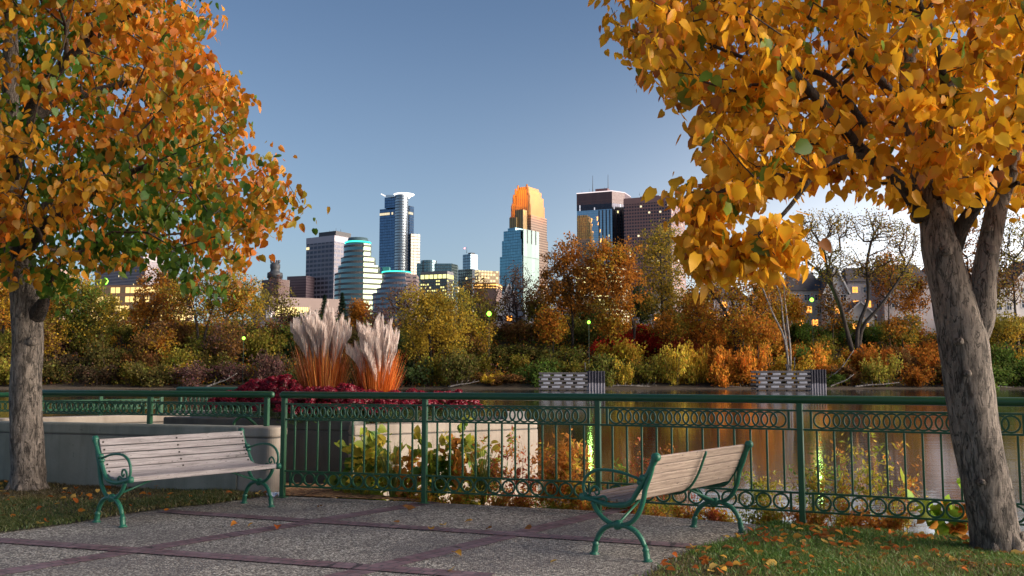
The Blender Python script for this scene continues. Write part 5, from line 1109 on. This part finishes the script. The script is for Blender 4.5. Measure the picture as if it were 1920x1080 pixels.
c4 = corners(536, 572, 590, 1300, R(20)); e = bldg('mauve brown block left of the white gridded tower', c4[1], name='office_block'); bl(e, 'wall', rect(c4), 0, zz(517, 1300), facade('mauve', (.17, .12, .14), (.09, .06, .08), 3.8, 50, .3, 1, 0, metal=0))
# B3 concert-hall like
D = 620; c4 = corners(470, 503, 640, D, R(62)); e = bldg('beige windowless hall with a glowing yellow glass strip', c4[1], name='concert_hall')
bl(e, 'wall', rect(c4), 0, zz(556, D), plain('beige_panel', (.29, .22, .2), .8, var=.06, sc=.05))
C_, R_ = c4[1], c4[2]; u = R_-C_; a, b_ = C_+u*.09, C_+u*.55; nrm = np.array([u[1], -u[0]])/np.linalg.norm(u)
def strip(e, a, b_, z0, z1, mat, name, off=.3, th=.25):
    o = np.array([e.location[0], e.location[1]]); p = [a+nrm*off-o, b_+nrm*off-o, b_+nrm*(off-th)-o, a+nrm*(off-th)-o]
    if sum(p[i][0]*p[(i+1) % 4][1]-p[(i+1) % 4][0]*p[i][1] for i in range(4)) < 0: p = p[::-1]
    m = MB(); m.prism(p, z0, z1); return m.build(name, mat, e)
strip(e, a, b_, zz(600, D), zz(574, D), facade('hall_strip', (.25, .18, .1), (.6, .45, .2), 30, 1.4, .97, .78, 1.0, (1, .78, .28), .85, metal=0), 'glass_strip')
# B4 white grid tower
D = 1300; c4 = corners(571, 624, 658, D, R(33)); e = bldg('white gridded tower with black penthouse, leftmost of the tall towers', c4[1])
fB4 = facade('white_grid', (.40, .37, .42), (.035, .04, .07), 6.4, 7.6, .58, .80, .015, (1, .8, .4), .8, .15, .5, rowlit=.0)
zt = zz(441, D); bl(e, 'wall', rect(c4), 0, zt-8.8, fB4); bl(e, 'attic', inset(c4, -.004, 1.004, -.004, 1.004), zt-8.79, zt, plain('white_attic', (.42, .39, .44), .7))
bl(e, 'penthouse', inset(c4, .02, .62, .1, .95), zt+.02, zz(432, D), M['dark_metal']); antennas(e, [c4[1]+(c4[0]-c4[1])*f+(c4[2]-c4[1])*.5 for f in (.1, .2, .27, .35, .42, .5)], zz(432, D), [5, 3, 7, 4, 3, 5])
# B5 stepped curved glass
M['teal_neon'] = glow('teal_neon', (.06, 1, .7), .5)
fB5 = facade('green_glass', (.19, .17, .165), (.13, .22, .25), 6.6, 60, .58, 1, 0, (1, .8, .3), 1.2, .1, .8, rowlit=0)
fB5b = facade('green_glass_flat', (.15, .16, .13), (.25, .32, .22), 6.6, 60, .62, 1, .0, (1, .8, .3), 1.2, .16, .85)
def rnd_block(px0, px1, pxf, D, depth, n=12):
    """footprint: convex bow on the left half, flat on the right"""
    x0, x1 = (px0-960)/F*D, (px1-960)/F*D; w = x1-x0; pts = []
    for k in range(n+1):
        t = k/n; a = R(200-(200-300)*-t) if False else math.pi+t*math.pi*.5
        pts.append(np.array([x0+w*.5*(1+math.cos(a)), D+depth*.5+depth*.5*math.sin(a)]))
    for k in range(1, n+1):
        t = k/n; a = 1.5*math.pi+t*math.pi*.5; pts.append(np.array([x0+w*.5*(1+math.cos(a)), D+depth*.5+depth*.5*math.sin(a)]))
    pts += [np.array([x1, D+depth]), np.array([x0, D+depth])]; return pts
D = 1120; e = bldg('stepped round cornered green glass tower with a teal neon ring', np.array([(660-960)/F*D, D])); pe = None
steps = [(616, 701, 585, 508, 46), (622, 699, 508, 493, 42), (629, 695, 493, 479, 38), (635, 690, 479, 464, 34)]
steps = [(616, 711, 600, 509), (624, 704, 509.01, 495), (630, 697, 495.01, 480), (636, 690, 480.01, 455)]
xl = (675-960)/F*D
for i, (p0, p1, ya, yb) in enumerate(steps):
    x0, x1 = (p0-960)/F*D, (p1-960)/F*D; pts = []; r = xl-x0
    for k in range(13): a = math.pi+k/12*math.pi*.5*1.05; pts.append(np.array([xl+r*math.cos(a), D+r*.9+r*.9*math.sin(a)]))
    pts.append(np.array([xl+.8, D+1])); rr = x1-xl
    bl(e, 'wall', pts+[np.array([xl+.8, D+r*1.6]), np.array([x0, D+r*1.6])], zz(ya, D) if i else 0, zz(yb, D), fB5)
    bl(e, 'wall', [np.array([xl+2.6, D+3]), np.array([x1, D+3+rr*.55]), np.array([x1, D+3+rr*1.6]), np.array([xl+2.6, D+3+rr*1.6])], zz(ya, D) if i else 0, zz(yb, D)-.5, fB5b)
xc = (663-960)/F*D; b = MB(); ox = (660-960)/F*D; r = 15
b.loft([(xc-ox, 22, zz(455, D)), (xc-ox, 22, zz(450, D)), (xc-ox, 22, zz(447, D)), (xc-ox, 22, zz(442, D)), (xc-ox, 22, zz(441.5, D))], np.array([r, r, r*.85, r*.8, r*.3]), 24); b.build('crown_drum', plain('drum', (.1, .16, .18), .35, .4), e)
b = MB(); ring_mesh(b, np.array([xc-ox, 21, zz(451, D)]), np.array([1., 0, 0]), np.array([0, 1., 0]), r+1.2, 1.3, .8, 32); b.build('neon_ring', M['teal_neon'], e)
# B7 lower curved
D = 1000; e = bldg('lower round cornered glass block with teal neon ring below the tall dark tower', np.array([(720-960)/F*D, D]), name='office_block'); fB7 = facade('blue_bands', (.25, .2, .22), (.12, .17, .24), 5.6, 80, .55, 1, 0, metal=.7)
xl = (748-960)/F*D
for (p0, ya, yb) in ((691, 600, 547), (700, 547.01, 538), (708, 538.01, 528), (714, 528.01, 510)):
    x0 = (p0-960)/F*D; r = xl-x0; pts = [np.array([xl+r*math.cos(a), D+r*.8+r*.8*math.sin(a)]) for a in np.linspace(math.pi, 1.6*math.pi, 14)]
    bl(e, 'wall', pts+[np.array([xl+6, D+r*1.2]), np.array([x0, D+r*1.2])], zz(ya, D) if p0 > 691 else 0, zz(yb, D), fB7)
c4b = [np.array([(748-960)/F*D, D+6.2]), np.array([(778-960)/F*D, D+12]), np.array([(778-960)/F*D, D+40]), np.array([(748-960)/F*D, D+40])]
bl(e, 'wing', c4b, 0, zz(513, D), facade('mauve_bands', (.3, .22, .23), (.08, .07, .09), 4.4, 14, .4, .8, .01, metal=.3))
r = 15; cxx = (738-720)/F*D; b = MB(); b.loft([(cxx, 20, zz(510, D)), (cxx, 20, zz(508, D))], np.array([r*1.05, r*1.05]), 28); b.build('attic_drum', plain('attic', (.38, .3, .31), .7), e)
b = MB(); ring_mesh(b, np.array([cxx, 20, zz(507.5, D)]), np.array([1., 0, 0]), np.array([0, 1., 0]), r+1.2, 1.1, .6, 32); b.build('neon_ring', M['teal_neon'], e)
b = MB(); b.box((cxx-12, 26, zz(502, D)), (8, 8, 7), bev=.3); b.build('rooftop_plant', plain('teal_plant', (.04, .2, .2), .5), e)
# B6 tall dark glass
D = 1500; fB6 = facade('navy_glass', (.05, .075, .12), (.1, .17, .28), 4.6, 3.4, .86, .93, .006, (1, .8, .4), .6, .1, .8, rowlit=.03)
fB6w = facade('bright_glass', (.3, .24, .2), (.36, .34, .30), 4.8, 6, .84, .92, 0, metal=.9, rough=.22)
c4 = corners(709, 757, 773, D, R(28)); e = bldg('tallest dark blue glass tower with a white lit crown', c4[1])
bl(e, 'wall', rect(c4), 0, zz(388, D), fB6)
c4t = corners(718, 744, 757, D+.6, R(28)); bl(e, 'upper_wall', rect(c4t), zz(388, D)+.02, zz(368, D), fB6)
p = (750-960)/F*D-c4[1][0]; b = MB(); pts = [(p+11*math.cos(a), -3+13*math.sin(a)+6) for a in np.linspace(0, 2*math.pi, 25)[:-1]]; b.prism(pts, 0, zz(366, D)); b.build('round_bay', facade('bay', (.1, .12, .16), (.3, .34, .38), 4.6, 80, .72, 1, 0, metal=.9, rough=.2), e)
b = MB(); b.box((p+.5, -6.2, zz(430, D)), (2.4, 6, zz(388, D)-zz(470, D)), bev=.1); b.build('copper_fin', plain('copper_fin', (.38, .14, .06), .5), e)
for i in (0, 1):
    b = MB(); b.box((p-1.5+i*5, -6.0, zz(515, D)), (1.6, 6.2, zz(470, D)-zz(600, D)), bev=.1); b.build('dark_fin', M['dark_metal'], e)
c4r = corners(756, 766, 774, D+8, R(28)); bl(e, 'side_shaft', rect(c4r), 0, zz(384, D), fB6)
c4s = corners(766, 769, 786, D+6, R(62)); bl(e, 'lit_wing', rect(c4s), 0, zz(437, D), fB6w)
zt = zz(368, D); b = MB(); q = p+.5
b.loft([(q+3, 6, zt-2), (q+3, 6, zt+1), (q+3, 6, zt+3.2), (q+3, 6, zt+4.2)], np.array([9, 11.5, 16.5, 17]), 24); b.build('crown_disc', glow('crown_white', (1, .93, .85), .6), e)
b = MB()
for k in range(14): b.box(((720+k*1.9-960)/F*D-c4[1][0], 4, zt+1), (.7, .7, 4))
b.build('crown_rail', M['dark_metal'], e); b = MB(); b.beam(((719-960)/F*D-c4[1][0], 4, zt+1), ((711-960)/F*D-c4[1][0], 0, zt+4), 1.2, 1.6); b.build('crown_wing', glow('wing_white', (1, .95, .9), .35), e)
# B8
D = 1350; e = bldg('teal glass block with round drum right of the tallest tower', np.array([(820-960)/F*D, D]), name='office_block'); fB8 = facade('teal_glass', (.1, .15, .16), (.16, .25, .28), 4.2, 3.2, .8, .9, .01, metal=.8, litc=(.9, 1, .4))
xx = lambda a, DD=1350: (a-960)/F*DD
bl(e, 'wall', [np.array([xx(780), D]), np.array([xx(846), D]), np.array([xx(856), D+20]), np.array([xx(856), D+60]), np.array([xx(780), D+60])], 0, zz(494, D), fB8)
b = MB(); o = xx(820); b.prism([(xx(802)-o+12*math.cos(a), 8+12*math.sin(a)) for a in np.linspace(0, 2*math.pi, 25)[:-1]], 0, zz(488, D)); b.build('drum', fB8, e)
D = 1150; c4 = corners(788, 838, 850, D, R(20)); e = bldg('block with a row of yellow lit windows below the teal one', c4[1], name='office_block')
zt = zz(508, D); bl(e, 'wall', rect(c4), 0, zt-9, facade('grey_grid', (.16, .16, .17), (.1, .12, .13), 4, 3, .5, .7, .3, (1, .9, .3), .8)); bl(e, 'lit_floor', inset(c4, 0, 1, 0, 1), zt-9+.01, zt-4, facade('lit_floor', (.1, .1, .09), (.6, .55, .2), 8, 6, .99, .8, 1, (1, .93, .35), .9)); bl(e, 'roof_band', inset(c4, 0, 1, 0, 1), zt-3.99, zt, plain('grey_band', (.16, .16, .18), .7))
# B9
D = 1300; c4 = corners(867, 882, 895, D, R(40)); e = bldg('small slim glass tower with a thin antenna in the middle', c4[1]); fB9 = facade('slate_glass', (.08, .11, .15), (.2, .27, .33), 4, 3, .85, .9, .01, metal=.85)
bl(e, 'wall', rect(c4), 0, zz(476, D), fB9); bl(e, 'core', inset(c4, .1, .5, .2, .7), zz(476, D)+.02, zz(473, D), M['dark_metal']); antennas(e, [c4[1]+(c4[0]-c4[1])*.5], zz(474, D), [9], .4)
b = MB(); b.box((-9, 8, zz(464, D)), (1, 1, 1)); b.build('beacon', M['red_lamp'], e)
c4 = corners(858, 885, 897, 1200, R(30)); e = bldg('dark low block under the slim glass tower', c4[1], name='office_block'); bl(e, 'wall', rect(c4), 0, zz(504, 1200), facade('slate2', (.09, .1, .12), (.13, .16, .2), 4, 3, .7, .8, .03))
c4 = corners(890, 897, 936, 1150, R(65)); e = bldg('warm yellow lit facade left of the blue glass tower', c4[1], name='office_block'); bl(e, 'wall', rect(c4), 0, zz(507, 1150), facade('warm_grid', (.5, .38, .25), (.4, .3, .15), 4, 4, .6, .6, .75, (1, .78, .35), .8, metal=.1))
c4 = corners(888, 930, 941, 700, R(12)); e = bldg('low flat building with a glowing orange cornice', c4[1], name='office_block'); bl(e, 'wall', rect(c4), 0, zz(540, 700), plain('brown_low', (.14, .09, .08), .8)); bl(e, 'lit_cornice', inset(c4, -.01, 1.01, -.01, 1.01), zz(540, 700)+.02, zz(530, 700), facade('cornice', (.3, .14, .05), (.5, .25, .05), 2.2, 60, .5, 1, 1, (1, .5, .12), 1.1, metal=0))
# B10 blue stepped glass
D = 1250; fL = facade('azure_glass', (.06, .12, .15), (.14, .28, .36), 4, 3, .9, .92, .006, (1, .85, .4), 1.2, .1, .85, rowlit=.0); fR = facade('azure_bright', (.1, .14, .14), (.12, .18, .18), 40, 9, .98, .97, 0, metal=.6, rough=.3)
th = R(38); c4 = corners(937, 979, 1011, D, th); e = bldg('stepped blue green glass tower in front of the golden one', c4[1])
bl(e, 'wall', rect(corners(937, 979, 1011, D, th)), 0, zz(478, D), fL); cM = corners(941, 978, 1009, D+1.0, th); bl(e, 'wall', rect(cM), zz(478, D)+.02, zz(448, D), fL); cT = corners(944, 976, 1007, D+2, th); bl(e, 'wall', rect(cT), zz(448, D)+.02, zz(430, D), fL); bl(e, 'core', inset(cT, .4, .85, .1, .9), zz(430, D)+.02, zz(424, D), fL)
C_, R_ = c4[1], c4[2]; u = R_-C_; nrm = np.array([u[1], -u[0]])/np.linalg.norm(u); strip(e, C_+u*.04, C_+u*.97, 0, zz(429, D), fR, 'bright_face', 1.2, 1.0)
for f in (.25, .5, .75): strip(e, C_+u*f, C_+u*(f+.035), zz(455, D), zz(428, D), M['dark_metal'], 'dark_fin', 1.7, .4)
# B11 golden crown
D = 1450; th = R(33); t_ = facade('sandstone_ribs', (.6, .42, .16), (.22, .13, .08), 600, 3.6, .99, .42, 0, metal=.1, rough=.4, var=.1); t2 = facade('sand_windows', (.45, .33, .27), (.12, .1, .1), 4, 3.2, .55, .55, .01, metal=.2)
e = bldg('stone tower whose stepped top is floodlit gold', corners(955, 996, 1028, D, th)[1])
lv = [(952, 997, 1028, 0, 446, t2), (956, 996, 1026, 446, 402, t2), (958, 995, 1022, 402, 381, t_), (961, 994, 1020, 381, 364, t_), (965, 992, 1016, 364, 353, t_), (970, 990, 1011, 353, 347, t_)]
LV = []
for i, (a, c, b2, ya, yb, mt) in enumerate(lv):
    c4 = corners(a, c, b2, D+i*2.0, th); z0 = 0 if ya == 0 else zz(ya, D)+.02; bl(e, 'wall', rect(c4), z0, zz(yb, D), mt); LV.append((c4, zz(yb, D)))
    if i >= 2:
        for f in (.08, .92):
            q = c4[1]+(c4[0]-c4[1])*f-np.array([1.5, 2.5]); bl(e, 'pinnacle', [q, q+np.array([3, 0]), q+np.array([3, 3]), q+np.array([0, 3])], z0 if i > 2 else z0, zz(yb, D)+3, t_)
c4 = corners(966, 981, 989, D-7, th); bl(e, 'shoulder', rect(c4), 0, zz(394, D), t_); c4 = corners(955, 968, 976, D-5, th); bl(e, 'shoulder', rect(c4), 0, zz(408, D), t_)
def flood(x, y, z, en, col=(1, .29, .02), r=8):
    ld = bpy.data.lights.new('floodlight', 'AREA'); ld.energy = en*FK; ld.color = col; ld.shape = 'SQUARE'; ld.size = 7; o = bpy.data.objects.new('floodlight', ld); COL.objects.link(o); o.location = (x, y, z); o.rotation_euler = (Vector((float(TC[0]), float(TC[1]), z+7))-Vector((float(x), float(y), z))).to_track_quat('-Z', 'Y').to_euler()
FK = .25; TC = (LV[3][0][1]+LV[3][0][3])/2; FL = float(2.4e3)
for (c4, z) in LV[1:5]:
    L_, C_, R_, B_ = c4
    for f in (.15, .5, .85):
        q = C_+(L_-C_)*f+np.array([-6, -11]); flood(q[0], q[1], z+2, FL)
        q = C_+(R_-C_)*f+np.array([11, -6]); flood(q[0], q[1], z+2, FL)
    q = (R_+B_)/2+np.array([10, 8]); flood(q[0], q[1], z+2, FL*.9)
# B12 dark reflective tower
D = 1600; k0, k1 = (1083-960)/F, (1150-960)/F; thI = R(22.3)
gl = facade('mirror_glass', (.05, .06, .09), (.30, .42, .52), 4.2, 3.0, .95, .96, .006, (1, .85, .4), 1.0, .03, 1.0, var=.04); A_ = np.array([k0*D, D+0]); 
# front face from left corner A_ running right and toward the camera slightly
dirI = np.array([math.cos(thI), -math.sin(thI)]); tt = (k1*A_[1]-A_[0])/(dirI[0]-k1*dirI[1]); B_ = A_+dirI*tt
dir2 = np.array([math.cos(R(35)), math.sin(R(35))]); k2 = (1174-960)/F; t3 = (k2*B_[1]-B_[0])/(dir2[0]-k2*dir2[1]); C2 = B_+dir2*t3; back = np.array([-dirI[1], dirI[0]])
e = bldg('tall dark tower mirroring the golden crown, with two rooftop masts', A_); foot = [A_, B_, C2, C2+back*40, A_+back*50]
zt = zz(362, D); bl(e, 'wall', foot, 0, zt-32, gl); cc_ = (A_+B_+C2)/3
grow_ = lambda pts, s: [cc_+(p_-cc_)*s for p_ in pts]
bl(e, 'dark_attic', grow_(foot, 1.002), zt-31.98, zt-22, facade('attic_dark', (.03, .03, .04), (.05, .05, .07), 8, 2.4, .95, .8, .08, (.9, .9, 1), .5)); bl(e, 'brown_attic', grow_(foot, 1.004), zt-21.98, zt-1.5, facade('attic_brown', (.22, .12, .12), (.07, .045, .055), 60, 2.0, .99, .5, 0, metal=.2)); bl(e, 'lit_parapet', grow_(foot, 1.01), zt-1.48, zt, glow('parapet', (1, .85, .85), .35))
for f in (.62, .72, .82, .92): 
    q = A_+(B_-A_)*f; nrm = -back; strip(e, q, q+dirI*1.6, 0, zt-33, M['dark_metal'], 'dark_fin', 1.0, .8)
for f in (.25, .5, .75):
    q = B_+dir2*t3*f; nrm = np.array([dir2[1], -dir2[0]]); strip(e, q, q+dir2*1.6, 0, zt-33, M['dark_metal'], 'dark_fin', 1.0, .8)
bl(e, 'rooftop_plant', [A_+dirI*30+back*12, A_+dirI*52+back*12, A_+dirI*52+back*30, A_+dirI*30+back*30], zt+.02, zt+7, plain('roof_plant', (.13, .07, .08), .7))
antennas(e, [np.array([(1115-960)/F*D, D+15]), np.array([(1144.5-960)/F*D, D+15])], zt, [34, 36], .9); antennas(e, [np.array([(k-960)/F*D, D+12]) for k in (1094, 1108, 1122, 1137, 1155, 1162)], zt, [7, 9, 5, 13, 8, 6], .5)
# B13 brown gridded
D = 1500; c4 = corners(1172, 1262, 1288, D, R(22)); e = bldg('wide brown tower with square gridded windows, rightmost of the skyline', c4[1]); fB13 = facade('brown_grid', (.42, .23, .2), (.05, .045, .07), 5.4, 4.6, .55, .68, .03, (1, .85, .5), .9, metal=.5)
zt = zz(366, D); bl(e, 'wall', rect(c4), 0, zt-10, fB13); bl(e, 'attic', inset(c4, -.003, 1.003, -.003, 1.003), zt-9.98, zt, plain('brown_attic2', (.27, .16, .155), .8)); bl(e, 'penthouse', inset(c4, .28, .68, .1, .7), zt+.02, zz(362, D), plain('brown_pent', (.2, .11, .11), .8)); antennas(e, [c4[1]+(c4[0]-c4[1])*f for f in (.3, .66)], zz(362, D), [6, 5], .4)
D = 1000; c4 = corners(1080, 1165, 1180, D, R(15)); e = bldg('low lit building glowing yellow behind the bright orange trees', c4[1], name='office_block'); bl(e, 'wall', rect(c4), 0, zz(495, D), facade('lit_low', (.3, .22, .13), (.4, .32, .12), 5, 4, .45, .9, .75, (1, .85, .35), 1.0, metal=0))
c4 = corners(1166, 1174, 1176, 1200, R(60)); 
# hills / horizon trees behind houses at right handled by distant wood
# ---------------------------------------------------------------- world, light, camera
w = bpy.data.worlds.new('World'); S.world = w; w.use_nodes = True; n = w.node_tree.nodes; l = w.node_tree.links
s = n.new('ShaderNodeTexSky'); s.sky_type = 'NISHITA'; s.sun_disc = False; AZ, EL = 100, 16
s.sun_elevation = R(EL); s.sun_rotation = R(AZ); s.air_density = 1; s.dust_density = 2.0; s.ozone_density = 4.5
h = n.new('ShaderNodeHueSaturation'); h.inputs['Saturation'].default_value = .88; h.inputs['Value'].default_value = 1.0; l.new(s.outputs[0], h.inputs['Color'])
mx = n.new('ShaderNodeMix'); mx.data_type = 'RGBA'; mx.blend_type = 'MULTIPLY'; mx.inputs[0].default_value = 1; mx.inputs[7].default_value = (1.0, 1.03, 1.05, 1); l.new(h.outputs[0], mx.inputs[6])
bg = n['Background']; bg.inputs[1].default_value = .034
EXPO = 2.0; l.new(mx.outputs[2], bg.inputs[0]); K = 2**-EXPO
def wm(op, a, b=0.0):
    nd = n.new('ShaderNodeMath'); nd.operation = op
    for i, v in enumerate((a, b)):
        if isinstance(v, bpy.types.NodeSocket): l.new(v, nd.inputs[i])
        else: nd.inputs[i].default_value = v
    return nd.outputs[0]
tc = n.new('ShaderNodeTexCoord').outputs['Generated']; sx = n.new('ShaderNodeSeparateXYZ'); l.new(tc, sx.inputs[0])
band_ = wm('POWER', wm('MAXIMUM', wm('SUBTRACT', 1.0, wm('DIVIDE', wm('ABSOLUTE', sx.outputs[2]), .42)), 0.0), 1.5)
dp = n.new('ShaderNodeVectorMath'); dp.operation = 'DOT_PRODUCT'; l.new(tc, dp.inputs[0]); dp.inputs[1].default_value = (math.sin(R(30)), math.cos(R(30)), .02)
gl_ = wm('MULTIPLY', wm('POWER', wm('MAXIMUM', dp.outputs['Value'], 0.0), 20.0), wm('ADD', band_, .02))
b1 = n.new('ShaderNodeBackground'); b1.inputs[0].default_value = (.23, .26, .27, 1); l.new(wm('MULTIPLY', band_, K), b1.inputs[1])
b2 = n.new('ShaderNodeBackground'); b2.inputs[0].default_value = (1, .9, .84, 1); l.new(wm('MULTIPLY', gl_, 1.9*K), b2.inputs[1])
a1 = n.new('ShaderNodeAddShader'); a2 = n.new('ShaderNodeAddShader'); l.new(bg.outputs[0], a1.inputs[0]); l.new(b1.outputs[0], a1.inputs[1]); l.new(a1.outputs[0], a2.inputs[0]); l.new(b2.outputs[0], a2.inputs[1]); l.new(a2.outputs[0], n['World Output'].inputs[0])
sd = bpy.data.lights.new('sun', 'SUN'); sd.energy = 2.5; sd.angle = R(60); sd.color = (1, .84, .68); so = bpy.data.objects.new('sun', sd); COL.objects.link(so)
SAZ, SEL = 100, 16
d = Vector((math.sin(R(SAZ))*math.cos(R(SEL)), math.cos(R(SAZ))*math.cos(R(SEL)), math.sin(R(SEL)))); so.rotation_euler = d.to_track_quat('Z', 'Y').to_euler()
c = bpy.data.cameras.new('camera'); co = bpy.data.objects.new('camera', c); COL.objects.link(co); S.camera = co
c.sensor_width = 36; c.lens = 36*F/1920; c.clip_start = .1; c.clip_end = 20000; co.location = (0, 0, CAMZ); co.rotation_euler = (math.pi/2+TH, 0, 0)
S.view_settings.view_transform = 'Standard'; S.view_settings.look = 'None'; S.view_settings.exposure = EXPO; S.view_settings.gamma = 1
S.cycles.max_bounces = 8; S.cycles.transmission_bounces = 4; S.cycles.sample_clamp_indirect = 6
